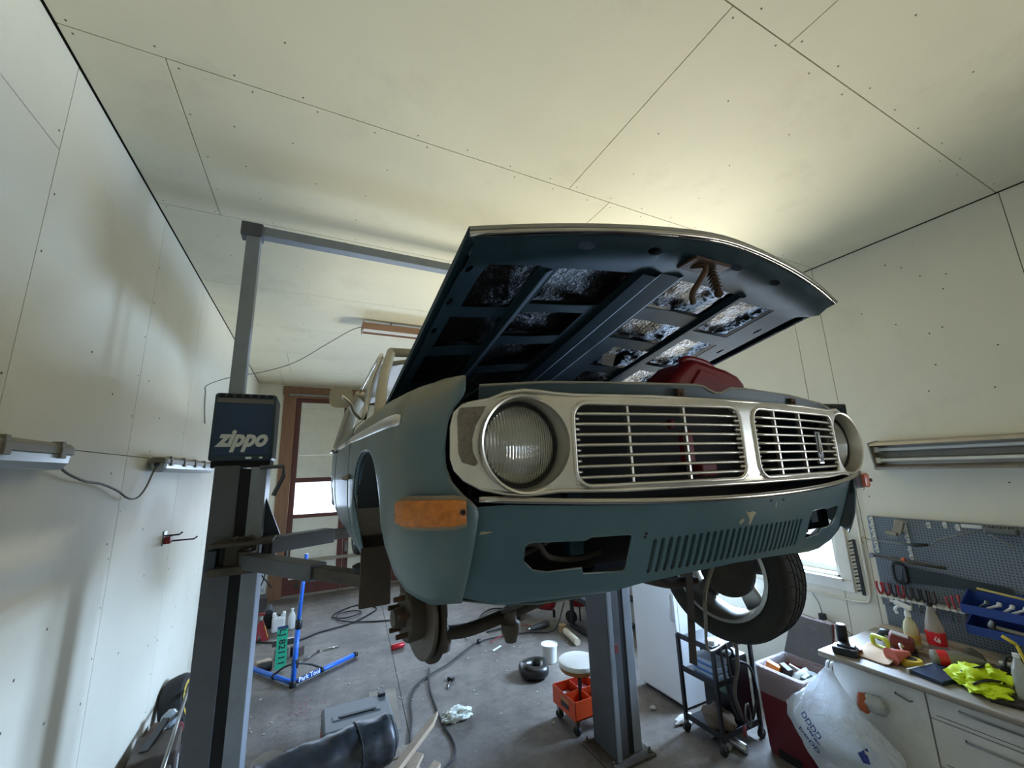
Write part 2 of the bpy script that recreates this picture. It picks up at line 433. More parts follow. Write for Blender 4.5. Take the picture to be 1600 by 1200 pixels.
# back wall with the folding workshop door
wb = MB()
wb.bb((XL - .2, YB, 0), (-.58, YB + .2, ZC + .014)).bb((3.85, YB, 0), (XR + .2, YB + .2, ZC + .014)).bb((-.58, YB, 3.93), (3.85, YB + .2, ZC + .014))
wb = struct(wb.build('wall_back', board))
struct(MB().bb((XL - .2, YF - .2, 0), (XR + .2, YF, ZC + .014)).build('wall_front', board))
door = bpy.data.objects.new('door_1', None); COL.objects.link(door); struct(door); door.location = (1.65, YB, 0)
b = MB().bb((-.62, YB - .035, 3.80), (3.9, YB, 3.97)).bb((-.60, YB - .03, 0), (-.375, YB + .09, 3.80)).bb((-.40, YB - .03, 3.74), (3.7, YB + .09, 3.80)).bb((3.66, YB - .03, 0), (3.84, YB + .09, 3.80))
b.build('door_casing', M('varnished_casing', '#7d5a41', .45, var=.2, vs=6, stretch=(8, 8, .6)), door, bev=.004)
for k in range(4):
    x0 = -.38 + k * 1.015; x1 = x0 + 1.012; y0, y1 = YB + .03, YB + .075
    b = MB()
    for p, q in (((x0, 0.03), (x0 + .10, 3.78)), ((x1 - .10, .03), (x1, 3.78)), ((x0 + .1, 3.66), (x1 - .1, 3.78)), ((x0 + .1, 2.07), (x1 - .1, 2.16)), ((x0 + .1, 1.40), (x1 - .1, 1.47)), ((x0 + .1, .03), (x1 - .1, .30))):
        b.bb((p[0], y0, p[1]), (q[0], y1, q[1]))
    lf = b.build('door_leaf', brown, door, bev=.003)
    zz = [2.16, 2.60, 3.08, 3.54, 3.66]
    for a, c in zip(zz, zz[1:]): MB().bb((x0 + .1, y0 + .012, a + .001), (x1 - .1, y1 - .012, c - .001)).build('panel_board', cream, lf, bev=.003)
    for a, c in ((.30, .85), (.85, 1.40)): MB().bb((x0 + .1, y0 + .012, a + .001), (x1 - .1, y1 - .012, c - .001)).build('panel_board', cream, lf, bev=.003)
    MB().bb((x0 + .1, y0 + .02, 1.47), (x1 - .1, y0 + .025, 2.07)).build('pane', pane, lf)
    h = MB().bb((x0 + .03, y0 - .02, .7), (x0 + .08, y0, .9)).tube([(x0 + .055, y0 - .02, .72), (x0 + .055, y0 - .06, .74), (x0 + .055, y0 - .06, .86), (x0 + .055, y0 - .02, .88)], .008)
    h.build('door_handle', steel, lf)
MB().bb((-.40, YB + .02, -.02), (3.7, YB + .16, .035)).build('threshold', conc2, door)
MB().tube([(-.5, YB - .05, 3.80), (3.8, YB - .05, 3.80)], .022).build('door_rail', galv, door)
MB().bb((-.45, YB - .075, .60), (2.6, YB - .045, .66)).build('lock_bar', M('weathered_bar', '#8b8171', .7), door, bev=.003)

# ------------------------------------------------------------------ two-post lift
lg = M('lift_grey', '#4b4d51', 0.5, var=0.12, vs=5, dirt=('#38342e', 0.4, 4), bump=.03)
lg2 = M('lift_light_grey', '#7f858c', 0.45, var=0.1, vs=4, dirt=('#4c4840', 0.3, 5))
lb = M('lift_slate_blue', '#23343f', 0.45, var=0.12, dirt=('#2a2722', 0.4, 6))
ldk = M('slot_black', '#0a0a0b', 0.8, var=0)
greasy = M('greasy_steel', '#4a4238', 0.65, .2, var=0.3, vs=10, dirt=('#241d16', .5, 9), bump=.1)
lift = thing('two_post_lift', 'grey two-post car lift with blue motor box and overhead beam, holding the car up', 'car lift', (1.0, 2.95, 0))
def column(cx, cy, rot, z1):
    """C-profile column with the carriage slot on its inner side"""
    c, s = math.cos(rot), math.sin(rot)
    f = lambda x, y: (cx + x * c - y * s, cy + x * s + y * c)
    def pr(poly, z0, z1_, name, m, par, bev=.004): return MB().prism(poly, lambda x, y: (*f(x, y), z0), lambda x, y: (*f(x, y), z1_)).build(name, m, par, bev=bev)
    w, d = .13, .14
    body = [(-w, -d), (.02, -d), (.02, -d + .012), (-w + .012, -d + .012), (-w + .012, d - .012), (w, d - .012), (w, d), (-w, d)]
    col = pr([(-w, -d), (-.005, -d), (-.005, d), (-w, d)], .02, z1, 'column', lg, lift)
    pr([(-.005, -d + .008), (.06, -d + .008), (.05, d), (-.005, d)], .02, z1 - .02, 'slot', ldk, col, 0)
    pr([(.05, -d + .004), (w, -d + .004), (w, d), (.04, d)], .02, z1 - .01, 'inner_flange', lg2, col)
    pr([(-w - .10, -d - .08), (w + .06, -d - .08), (w + .06, d + .03), (-w - .10, d + .03)], 0, .02, 'base_plate', greasy, lift)
    bo = MB()
    for bx, by in ((-w - .06, -d - .04), (w + .03, -d - .04), (-w - .06, d + .01), (w + .03, d + .01)):
        X, Y = f(bx, by); bo.lathe([(.018, .02), (.018, .032), (.008, .034), (.008, .055), (0, .056)], (X, Y, 0), n=6)
    bo.build('anchor_bolts', greasy, lift)
    return col
cl_ = column(-.375, 3.0, 0, 2.27)
cr_ = column(2.33, 3.02, 0, 2.60)
MB().bb((2.195, 2.852, .02), (2.235, 2.866, 2.58)).build('outer_flange', lg2, cr_, bev=.003)
# the face slots: red wear mark on the right column
MB().bb((2.255, 2.872, .74), (2.285, 2.881, .80)).build('latch_window', M('red_oxide', '#6d2a2a', .7), cr_)
# motor box with lettering
zb0, zb1 = 2.295, 2.70
mbx = MB().bb((-.545, 2.86, zb0), (-.225, 3.16, zb1)).build('motor_box', lb, lift, bev=.018)
MB().bb((-.530, 2.853, zb0 + .035), (-.240, 2.861, zb1 - .03)).build('blue_face', M('box_blue', '#163352', .4, var=.06, dirt=('#3a3b3c', .15, 4)), mbx, bev=.004)
MB().bb((-.530, 2.849, zb1 - .062), (-.240, 2.8535, zb1 - .034)).build('grey_stripe', M('stripe_grey', '#5e5a55', .5), mbx)
text('zippo_lettering', 'zippo', .135, M('logo_white', '#c9cbc6', .5, var=.05), mbx, basis((-.385, 2.852, 2.425), (1, 0, 0), (0, 0, 1)), .0012, .32, .0062, .262)
b = MB()
for k in range(7): b.bb((-.52 + k * .041, 2.852, zb1 - .026), (-.495 + k * .041, 2.863, zb1 - .008))
b.build('vent_slots', ldk, mbx)
MB().bb((-.36, 2.851, zb0 + .012), (-.33, 2.862, zb0 + .024)).bb((-.29, 2.851, zb0 + .014), (-.275, 2.862, zb0 + .024)).build('sticker', M('sticker_white', '#d8d8d4', .5, var=0), mbx)
MB().bb((-.53, 2.88, 2.262), (-.235, 3.14, zb0)).build('box_tray', ldk, mbx)
MB().bb((-.49, 2.91, 2.70), (-.41, 2.99, 3.80)).build('extension_post', lg2, lift, bev=.004)
MB().bb((-.525, 2.90, 3.775), (-.40, 3.0, 3.87)).build('post_head', lg, lift, bev=.006)
MB().bb((-.41, 2.92, 3.80), (2.45, 3.0, 3.865)).build('overhead_beam', lg2, lift, bev=.004)
MB().bb((2.30, 2.92, 2.6), (2.38, 3.0, 3.80)).build('extension_post', lg2, lift, bev=.004)
# carriages, gussets and arms
zA = 1.79
def arm(p0, p1, split, name='lift_arm', w=.085, h=.075):
    p0, p1 = Vector(p0), Vector(p1); d = (p1 - p0); L = d.length; d.normalize(); a = math.atan2(d.y, d.x); q = p0 + d * L * split
    o = MB().box((p0 + q) / 2, (L * split, w, h), rz=a).build(name, lg, lift, bev=.004)
    MB().box((q + p1) / 2, (L * (1 - split) + .12, w * .74, h * .72), rz=a).build('inner_tube', greasy, o, bev=.003)
    MB().lathe([(.045, -.05), (.045, .05), (.02, .055), (.02, .065), (0, .066)], p0, n=16).build('pivot_pin', greasy, o)
    MB().lathe([(.02, -.06), (.02, .03), (.055, .035), (.06, .06), (.05, .065), (0, .066)], p1 + Vector((0, 0, 0)), n=20).build('lift_pad', rubber, o)
    MB().bb(q + Vector((-.1, -.05, -.05)), q + Vector((-.08, .05, -.045))).build('stop_bracket', greasy, o)
    return o
arm((-.30, 2.80, zA - .04), (.24, 1.98, zA - .04), .66)
arm((-.22, 3.02, zA - .0), (.36, 3.35, zA - .0), .62, w=.11, h=.09)
arm((2.22, 2.80, zA - .04), (1.80, 1.95, zA - .04), .66)
arm((2.22, 3.1, zA), (1.72, 3.35, zA), .62)
for sx, x0 in ((1, -.375), (-1, 2.33)):
    b = MB().bb((x0 - .09 * sx, 2.74, zA - .10), (x0 + .20 * sx, 3.18, zA - .06)).bb((x0 - .09 * sx, 2.74, zA + .045), (x0 + .20 * sx, 3.18, zA + .065)).bb((x0 - .03 * sx, 2.80, zA - .06), (x0 + .12 * sx, 3.12, zA + .05))
    b.build('carriage', greasy, lift, bev=.003)
    MB().bb((x0 - .105 * sx, 2.76, zA - .075), (x0 - .06 * sx, 2.85, zA + .03)).build('carriage_stop', lb, lift, bev=.004)
    MB().prism([(x0 + .05 * sx, zA + .06), (x0 + .22 * sx, zA + .06), (x0 + .07 * sx, 2.22), (x0 + .05 * sx, 2.22)], lambda x, z: (x, 2.98, z), lambda x, z: (x, 3.02, z)).build('carriage_gusset', lb, lift, bev=.002)
    for k in range(3): MB().lathe([(.022, 0), (.022, .02), (.01, .022), (0, .03)], (x0 + (.02 + .035 * k) * sx, 2.80, zA + .065), n=8).build('carriage_bolt', greasy, lift)
MB().tube([(-.28, 2.84, 2.255), (-.16, 2.84, 2.26), (-.155, 2.84, 2.20), (-.20, 2.84, 2.09)], .012).build('hose_bracket', lg, lift)
# ------------------------------------------------------------------ the car
XC = 1.02
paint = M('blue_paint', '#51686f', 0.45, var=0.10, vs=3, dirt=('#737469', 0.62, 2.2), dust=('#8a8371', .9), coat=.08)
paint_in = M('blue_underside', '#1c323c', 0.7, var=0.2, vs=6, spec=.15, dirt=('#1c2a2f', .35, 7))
creamp = M('dusty_cream_paint', '#a99f89', 0.5, var=0.08)
chrome = M('worn_chrome', '#b5afa6', 0.22, 1.0, var=0.12, vs=14)
alu = M('grille_aluminium', '#d6d1c8', 0.34, 0.88, var=0.10, vs=9, dirt=('#6b5e4f', .16, 9), bump=.02)
tarm = M('black_tar_pad', '#0a0909', 0.3, var=0.3, vs=25, spec=.2, bump=1.0, bs=75)
under = M('underbody_grime', '#3b332a', 0.8, var=0.3, vs=12, dirt=('#1d1813', .4, 8), bump=.15)
bay = M('bay_black', '#101214', 0.75, var=0.2)
amber = M('amber_lens', '#dc8228', 0.25, var=0.25, vs=60, trans=.25, bump=.4, bs=220, dirt=('#6e5a45', .2, 12))
redamb = M('faded_orange_lens', '#c65f45', 0.3, var=0.2, trans=.2)
rimgr = M('lens_frame', '#8a7f6e', 0.5, .4, var=.2, dirt=('#4b4033', .3, 14))
rust = M('rusty_brown', '#4e3a2b', .8, .2, var=.3, vs=15, bump=.2)
redp = M('jerry_red', '#7d1420', 0.4, var=0.15, dirt=('#3c1014', .3, 5))
car = thing('car', 'blue vintage saloon with silver grille and open bonnet, raised on the lift', 'car', (XC, 2.9, 1.85))
def Yf(u): return .68 + .105 * (min(abs(u), .9) / .72) ** 2
def of(z):
    t = [(1.85, .15), (1.90, .115), (1.965, .08), (2.05, .045), (2.12, .02), (2.2, 0), (9, 0)]
    for (a, x), (b, y) in zip(t, t[1:]):
        if z <= b: return x + (y - x) * max(0, z - a) / (b - a)
    return 0
def interp(x, t):
    if x <= t[0][0]: return t[0][1]
    for (a, p), (b, q) in zip(t, t[1:]):
        if x <= b: return p + (q - p) * (x - a) / (b - a)
    return t[-1][1]

# ---- front fenders
PLAN = [(-.718, .788), (-.735, .793), (-.755, .80), (-.78, .812), (-.805, .83), (-.825, .853), (-.842, .885), (-.854, .925), (-.862, .98), (-.866, 1.04)]
ys = [1.07, 1.085, 1.10, 1.12, 1.15, 1.19, 1.24, 1.30, 1.37, 1.45, 1.53, 1.60, 1.66, 1.71, 1.75, 1.78, 1.80, 1.815, 1.83, 1.88, 1.94, 2.0, 2.06]
PLAN += [(-.8675, y) for y in ys]
SIDE = [(1.84, .07), (1.95, .025), (2.06, .006), (2.2, 0), (2.30, .002), (2.35, .007), (2.385, .018), (2.41, .036), (2.43, .062), (2.442, .09), (2.45, .118)]
def ztop(Y): return interp(Y, [(.75, 2.388), (.82, 2.398), (.95, 2.42), (1.3, 2.446), (1.9, 2.462), (3.2, 2.49), (5.3, 2.47)])
def zlow(i, u, Y):
    if Y <= 1.075: return interp(Y, [(.78, 1.938), (.85, 1.935), (.93, 1.955), (1.0, 1.99), (1.04, 2.03), (1.075, 2.085)])
    if Y < 1.835:
        t = (Y - 1.455) / .385; return 2.06 + .215 * math.sqrt(max(0, 1 - abs(t) ** 2.4))
    return 1.85
EDGE = [(1.90, -.75), (1.945, -.745), (1.99, -.735), (2.055, -.723), (2.115, -.714), (2.13, -.718), (2.15, -.742), (2.175, -.764), (2.21, -.777), (2.25, -.780), (2.30, -.776), (2.325, -.768), (2.345, -.752), (2.36, -.742), (2.45, -.742)]
def fender(sg):
    rows = []; NZ = 34
    for i, (u, Y) in enumerate(PLAN):
        a = PLAN[max(i - 1, 0)]; c = PLAN[min(i + 1, len(PLAN) - 1)]
        d = Vector((c[0] - a[0], c[1] - a[1])).normalized(); nin = Vector((d.y, -d.x))
        if nin.x < 0: nin = -nin
        w = min(1, max(0, (Y - .80) / .16)); zt = ztop(Y); zl = zlow(i, u, Y); row = []
        for k in range(NZ + 1):
            t = k / NZ; z = zl + (zt - zl) * ((1 - (1 - t) ** 1.5) if i > 7 else t)
            if i < 5:
                e = interp(z, EDGE); u = -.805 + (PLAN[i][0] + .805) * (e + .805) / .087; Y = interp(-u, [(-p[0], p[1]) for p in PLAN[:6]])
            zr = 2.45 - (zt - z)
            lo = interp(min(z, 2.2), SIDE); fr = interp(min(z, 2.2), [(1.90, .07), (1.95, .045), (2.0, .025), (2.08, .008), (2.16, 0)])
            ins = w * lo + (1 - w) * fr; uu = u + nin.x * ins
            if zr > 2.28:
                k2 = (interp(zr, SIDE) / .118)
                if uu < -.748: uu += (-.748 - uu) * k2
            row.append((XC + sg * uu, Y + nin.y * ins - .012 * max(0, (z - 2.16) / .23) * (1 - w), z))
        x, y, z = row[-1]; iu = -.742
        ux = min((x - XC) * sg, -.7421)
        row.append((XC + sg * ((ux + iu) / 2), y + .004, z + .004)); row.append((XC + sg * iu, y + .006, z)); row.append((XC + sg * iu, y + .01, z - .04))
        rows.append(row)
    o = MB().grid(rows).build('front_fender', paint, car, smooth=50, solid=.004)
    # arch flange
    lip = [r[0] for r in rows[9:-4]]
    MB().tube([(p[0] - sg * -.012 * 0 + sg * .012, p[1], p[2] + .004) for p in lip], .008, 6).build('arch_lip', paint, o, smooth=180)
    # chrome side strip, blunt at the front end
    pts = []
    for Y in (.93, .96, 1.0, 1.06, 1.2, 1.4, 1.7, 2.05):
        u = interp(Y, [(p[1], p[0]) for p in PLAN[3:]]); pts.append((XC + sg * (u - .004 + .012), Y, 2.318 + .035 * (Y - .93)))
    MB().tube(pts, .008, 10, flat=2.0, rs=[.006] + [.008] * 7, hint=(0, 0, 1)).build('side_strip', alu, o, smooth=180)
    return o
fl, fr_ = fender(1), fender(-1)
for f, sg in ((fl, 1), (fr_, -1)):
    MB().tube([(XC - sg * .866, 2.02, 2.19), (XC - sg * .885, 1.97, 2.185), (XC - sg * .88, 1.93, 2.18)], .016, 8, rs=[.02, .02, .006], flat=.6).build('side_marker', M('marker_grey', '#8b8378', .4), f, smooth=180)

# ---- body sides, doors and rear
def side(sg, y0, y1, name, n=14):
    rows = []
    for i in range(n + 1):
        Y = y0 + (y1 - y0) * i / n; u = -.8675 + .06 * max(0, (Y - 3.4) / 1.9) ** 2; row = []; zt = ztop(Y)
        zl = 1.85
        if 3.68 < Y < 4.42: zl = 1.98 + .2 * math.sqrt(max(0, 1 - abs((Y - 4.05) / .37) ** 2.4))
        for k in range(15):
            z = zl + (zt - zl) * k / 14; row.append((XC + sg * (u + interp(2.45 - (zt - z) if zt - z < .17 else z, SIDE) * (1 if zt - z > .17 else .5)), Y, z))
        rows.append(row)
    return MB().grid(rows).build(name, paint, car, smooth=50, solid=.004)
for sg in (1, -1):
    d = side(sg, 2.066, 3.25, 'front_door'); side(sg, 3.256, 5.2, 'rear_quarter')
    h = XC - sg * .87
    MB().tube([(h, 3.05, 2.36), (h - sg * .03, 3.06, 2.36), (h - sg * .035, 3.1, 2.36), (h - sg * .035, 3.18, 2.36), (h, 3.2, 2.36)], .011, 8).build('door_handle', chrome, d, smooth=180)
    MB().tube([(h + sg * .008, Y, 2.355 + .02 * (Y - 2.07)) for Y in (2.07, 2.5, 3.0, 3.25)], .007, 8, flat=2, hint=(0, 0, 1)).build('side_strip', alu, d, smooth=180)
    # window frame and A pillar
    pl = [(XC - sg * .745, 2.02, 2.46), (XC - sg * .70, 2.25, 2.70), (XC - sg * .615, 2.56, 2.95), (XC - sg * .60, 2.62, 2.98)]
    MB().tube(bez(pl, 5), .028, 8, flat=.8).build('a_pillar', creamp, car, smooth=180)
    MB().tube(bez([(XC - sg * .805, 2.12, 2.47), (XC - sg * .755, 2.32, 2.70), (XC - sg * .665, 2.60, 2.945), (XC - sg * .65, 3.2, 2.99), (XC - sg * .66, 4.0, 2.96)], 5), .012, 8).build('drip_rail', chrome, car, smooth=180)
    MB().tube(bez([(XC - sg * .80, 2.16, 2.48), (XC - sg * .745, 2.36, 2.70), (XC - sg * .66, 2.62, 2.93)], 5), .014, 8).build('window_frame', creamp, car, smooth=180)
    MB().tube([(XC - sg * .78, 4.55, 2.47), (XC - sg * .70, 4.3, 2.8), (XC - sg * .63, 4.1, 2.96)], .07, 8, flat=.6).build('c_pillar', creamp, car, smooth=180)
    MB().add([(XC - sg * .79, 2.2, 2.49), (XC - sg * .79, 4.45, 2.49), (XC - sg * .66, 4.1, 2.93), (XC - sg * .665, 2.62, 2.93)], [(0, 1, 2, 3)]).build('side_window', pane, car)
rows = []
for i in range(13):
    t = i / 12; Y = 2.58 + 1.62 * t; row = []
    for j in range(11):
        q = j / 10 * 2 - 1; row.append((XC + q * (.64 - .03 * abs(2 * t - 1)), Y, 3.03 - .06 * abs(q) ** 3 - .08 * abs(2 * t - 1) ** 4 * 1.0))
    rows.append(row)
MB().grid(rows).build('roof', creamp, car, smooth=60, solid=.02)
MB().grid([[(XC + q * .70, 2.03 + .02, 2.47) for q in (-1, -.5, 0, .5, 1)], [(XC + q * .59, 2.58, 2.95) for q in (-1, -.5, 0, .5, 1)]]).build('windscreen', pane, car)
MB().tube([(XC - .70, 2.03, 2.47), (XC, 1.99, 2.475), (XC + .70, 2.03, 2.47)], .018, 8).build('windscreen_seal', rubber, car, smooth=180)
MB().tube([(XC - .60, 2.57, 2.96), (XC, 2.55, 2.985), (XC + .60, 2.57, 2.96)], .03, 8).build('roof_header', creamp, car, smooth=180)
MB().bb((XC - .72, 4.45, 2.40), (XC + .72, 5.18, 2.47)).build('boot_lid', paint, car, bev=.03)
MB().bb((XC - .80, 5.12, 1.86), (XC + .80, 5.22, 2.44)).build('rear_panel', paint, car, bev=.03)
MB().bb((XC - .72, 1.95, 1.88), (XC + .72, 5.1, 1.92)).build('floor_pan', under, car)
MB().bb((XC - .80, 2.0, 1.86), (XC - .70, 3.9, 1.93)).build('sill', under, car, bev=.01)
MB().bb((XC + .70, 2.0, 1.86), (XC + .80, 3.9, 1.93)).build('sill', under, car, bev=.01)
MB().bb((XC - .70, 1.93, 2.0), (XC + .70, 1.97, 2.46)).build('firewall', bay, car)
MB().bb((XC - .70, 1.78, 2.42), (XC + .70, 2.05, 2.45)).build('cowl', bay, car)
for sg in (1, -1):
    wp = [(XC - sg * .60, .86, 1.98), (XC - sg * .60, .86, 2.40), (XC - sg * .60, 1.95, 2.42), (XC - sg * .60, 1.95, 1.9), (XC - sg * .60, 1.75, 2.16), (XC - sg * .60, 1.15, 2.16)]
    MB().prism([(p[1], p[2]) for p in wp], lambda y, z: (XC - sg * .60, y, z), lambda y, z: (XC - sg * .585, y, z)).build('inner_wing', bay, car)
    rows = []
    for i in range(13):
        t = PI * i / 12; y = 1.455 - .39 * math.cos(t); z = 2.06 + .22 * math.sin(t) - .0; rows.append([(XC - sg * .84, y, z), (XC - sg * .60, y, z)])
    MB().grid(rows).build('wheel_house', bay, car, smooth=180, solid=.004)
# mirror on the door
b = MB(); rows = []
for i in range(9):
    t = i / 8; k = math.sin(PI * (.08 + .42 * t)); rows.append([(.10 + p[0] * k, 2.02 + .045 * (1 - t), 2.555 + p[1] * k) for p in rrect(-.05, -.05, .05, .05, .03, 4)])
rows = rows[::-1]
rim = rows[0]
b.grid(rows, closed=True).add([(p[0], p[1], p[2]) for p in rows[0]], [tuple(range(len(rows[0])))]).add(rows[-1], [tuple(range(len(rows[-1])))])
mi = b.build('door_mirror', creamp, car, smooth=40)
MB().tube(bez([(.10, 1.99, 2.555), (.14, 2.02, 2.525), (.165, 2.12, 2.50), (.205, 2.2, 2.48)], 4), .009, 8).build('mirror_stalk', alu, mi, smooth=180)

# ---- bonnet, raised
def hz(u, Y): return 2.755 + .054 * u - .2 * (Y - .752) + .06 * (1 - math.sqrt((u / .742) ** 2 + .012))
def hf(u): return .665 + .087 * (u / .742) ** 2
HL = 1.22
hood = None
rows = []
for i in range(25):
    t = i / 24; row = []
    for j in range(31):
        u = -.742 + 1.484 * j / 30; Y = hf(u) + (HL - .05 * (u / .742) ** 2) * t; row.append((XC + u, Y, hz(u, Y) + .012))
    rows.append(row)
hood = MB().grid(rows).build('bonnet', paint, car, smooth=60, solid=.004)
MB().grid([[(p[0] * .97 + XC * .03, p[1] + .015, p[2] - .007) for p in r] for r in rows[:-1]]).build('bonnet_shade_sheet', bay, hood, smooth=60)  # black sheet standing in for the shade inside the inner frame's holes
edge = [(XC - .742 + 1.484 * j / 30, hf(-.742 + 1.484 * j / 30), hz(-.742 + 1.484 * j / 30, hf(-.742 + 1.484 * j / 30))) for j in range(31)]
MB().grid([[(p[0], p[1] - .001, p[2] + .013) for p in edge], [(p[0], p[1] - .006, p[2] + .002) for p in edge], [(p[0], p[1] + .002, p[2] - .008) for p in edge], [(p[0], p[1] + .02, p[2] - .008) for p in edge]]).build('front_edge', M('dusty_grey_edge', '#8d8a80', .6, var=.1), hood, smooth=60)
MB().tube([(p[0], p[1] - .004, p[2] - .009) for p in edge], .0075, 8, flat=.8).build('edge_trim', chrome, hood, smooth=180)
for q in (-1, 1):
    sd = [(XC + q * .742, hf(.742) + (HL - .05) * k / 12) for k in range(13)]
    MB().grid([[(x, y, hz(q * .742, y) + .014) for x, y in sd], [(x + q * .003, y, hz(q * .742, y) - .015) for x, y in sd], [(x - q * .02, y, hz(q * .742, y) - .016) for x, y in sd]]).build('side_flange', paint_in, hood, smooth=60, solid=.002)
pads = [(-.675, .80, -.53, 1.01), (-.47, .812, -.205, .985), (-.69, 1.06, -.525, 1.25), (-.48, 1.03, -.24, 1.18), (-.005, .825, .258, .98), (.318, .85, .52, 1.06), (0.0, 1.05, .27, 1.19), (.08, 1.255, .30, 1.43), (.345, 1.12, .54, 1.36),
        (-.70, 1.31, -.52, 1.55), (-.47, 1.24, -.22, 1.42), (-.46, 1.48, -.2, 1.70), (.10, 1.49, .32, 1.70), (.37, 1.42, .58, 1.66)]
holes = []
rnd = random.Random(3)
for x0, y0, x1, y1 in pads:
    h = [(x0, y0), ((x0 + x1) / 2, y0 + rnd.uniform(-.004, .004)), (x1, y0), (x1, (y0 + y1) / 2), (x1, y1), ((x0 + x1) / 2, y1 + rnd.uniform(-.01, .01)), (x0, y1)]
    holes.append(h)
def oval(cx, cy, a, b, n=10, rot=0):
    c, s = math.cos(rot), math.sin(rot); return [(cx + a * math.cos(2 * PI * k / n) * c - b * math.sin(2 * PI * k / n) * s, cy + a * math.cos(2 * PI * k / n) * s + b * math.sin(2 * PI * k / n) * c) for k in range(n)]
ov = [(-.444, .722, .026, .010), (-.23, .708, .026, .010), (.11, .71, .026, .010), (.317, .722, .026, .010), (-.715, .83, .008, .022), (-.715, .985, .008, .018), (-.715, 1.14, .008, .018), (-.095, .85, .010, .024), (-.098, 1.02, .010, .022), (-.1, 1.2, .010, .022), (.61, .98, .008, .02), (.61, 1.16, .008, .02)]
inner = [(-.728, hf(.72) + .006)] + [(-.72 + 1.44 * k / 20, hf(-.72 + 1.44 * k / 20) + .006) for k in range(1, 20)] + [(.728, hf(.72) + .006), (.715, .80), (.66, .86), (.655, 1.8), (-.728, 1.8)]
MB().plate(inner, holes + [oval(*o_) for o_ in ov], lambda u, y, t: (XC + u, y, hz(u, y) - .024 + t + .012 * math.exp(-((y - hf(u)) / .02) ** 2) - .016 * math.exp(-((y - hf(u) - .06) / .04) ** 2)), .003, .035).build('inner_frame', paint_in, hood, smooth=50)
# raised hat ribs of the inner frame
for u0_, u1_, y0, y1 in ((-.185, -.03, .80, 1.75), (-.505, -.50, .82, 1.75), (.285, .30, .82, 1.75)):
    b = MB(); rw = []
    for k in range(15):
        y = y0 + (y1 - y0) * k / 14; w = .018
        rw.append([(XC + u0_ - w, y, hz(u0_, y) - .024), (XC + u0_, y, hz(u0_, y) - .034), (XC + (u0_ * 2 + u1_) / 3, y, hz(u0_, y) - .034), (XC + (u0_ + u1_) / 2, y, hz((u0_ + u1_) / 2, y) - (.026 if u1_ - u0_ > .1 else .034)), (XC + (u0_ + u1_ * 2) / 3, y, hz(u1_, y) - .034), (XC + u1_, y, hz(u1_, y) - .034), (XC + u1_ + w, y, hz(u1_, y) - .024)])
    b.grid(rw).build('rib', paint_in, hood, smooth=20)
from mathutils import noise as mnz
for k, (x0, y0, x1, y1) in enumerate(pads):
    rw = []
    for i in range(19):
        row = []
        for j in range(19):
            u = x0 - .008 + (x1 - x0 + .016) * i / 18; y = y0 - .008 + (y1 - y0 + .016) * j / 18
            row.append((XC + u, y, hz(u, y) - .004 + .008 * mnz.noise(Vector((u * 14, y * 14, k))) + .005 * mnz.noise(Vector((u * 60, y * 60, k)))))
        rw.append(row)
    MB().grid(rw).build('sound_pad', tarm, hood, smooth=180)
tp = [(.05, 1.29), (.10, 1.27), (.17, 1.38), (.10, 1.37)]
MB().prism(tp, lambda u, y: (XC + u, y, hz(u, y) - .046), lambda u, y: (XC + u, y, hz(u, y) - .044)).build('paper_tag', M('old_paper', '#8d7a52', .8), hood)
# bonnet catch: plate, hook and spring pin
zc_ = hz(-.03, .72)
la = MB().bb((XC - .10, .685, zc_ - .055), (XC + .05, .755, zc_ - .046)).build('catch_plate', rust, hood, bev=.004)
MB().tube(bez([(XC - .06, .735, zc_ - .05), (XC - .045, .70, zc_ - .065), (XC - .055, .715, zc_ - .10), (XC - .07, .735, zc_ - .135), (XC - .052, .75, zc_ - .155)], 5), .011, 8, flat=.7).build('catch_hook', rust, la, smooth=180)
b = MB().tube([(XC + .0, .72, zc_ - .05), (XC + .012, .71, zc_ - .135)], .008)
for k in range(6): b.ring((XC + .002 + .0015 * k, .719 - .0012 * k, zc_ - .062 - .011 * k), (.12, -.1, -1), .0135, .0032, 14, 6)
b.lathe([(0, 0), (.012, .002), (.012, .014), (.005, .02), (0, .021)], (XC + .010, .712, zc_ - .125), (.12, -.1, -1), n=12).build('spring_pin', rust, la, smooth=50)

# ---- grille panel
top = [(0, 2.356), (-.3, 2.358), (-.50, 2.357), (-.55, 2.360), (-.585, 2.365), (-.618, 2.367), (-.655, 2.361), (-.69, 2.346), (-.72, 2.340), (-.745, 2.334), (-.76, 2.318), (-.766, 2.29), (-.766, 2.225), (-.759, 2.202), (-.742, 2.182), (-.71, 2.163), (-.66, 2.150), (-.618, 2.146), (-.55, 2.152), (-.4, 2.147), (0, 2.147)]
outl = top + [(-u, z) for u, z in reversed(top[1:-1])]
HLC = (.618, 2.252)
hol = [rrect(-.512, 2.158, -.026, 2.340, .035), rrect(.026, 2.158, .512, 2.340, .035)]
for sg in (-1, 1): hol.append(oval(sg * HLC[0], HLC[1], .097, .097, 40))
gp = MB().plate(outl, hol, lambda u, z, t: (XC + u, Yf(u) + t + .012 * max(0, (2.165 - z) / .025) ** 2 + .008 * max(0, (z - 2.345) / .02) ** 2, z), .014, .02).build('grille_panel', alu, car, smooth=40, bev=.0)
def rimtube(loop, r, name, par, mat, dy=0):
    P = [(XC + u, Yf(u) + dy, z) for u, z in loop]; P.append(P[0]); return MB().tube(P, r, 6, cap=False).build(name, mat, par, smooth=180)
for h in hol[:2]: rimtube(h, .0055, 'opening_rim', gp, alu)
rimtube(outl, .005, 'panel_bead', gp, alu, .004)
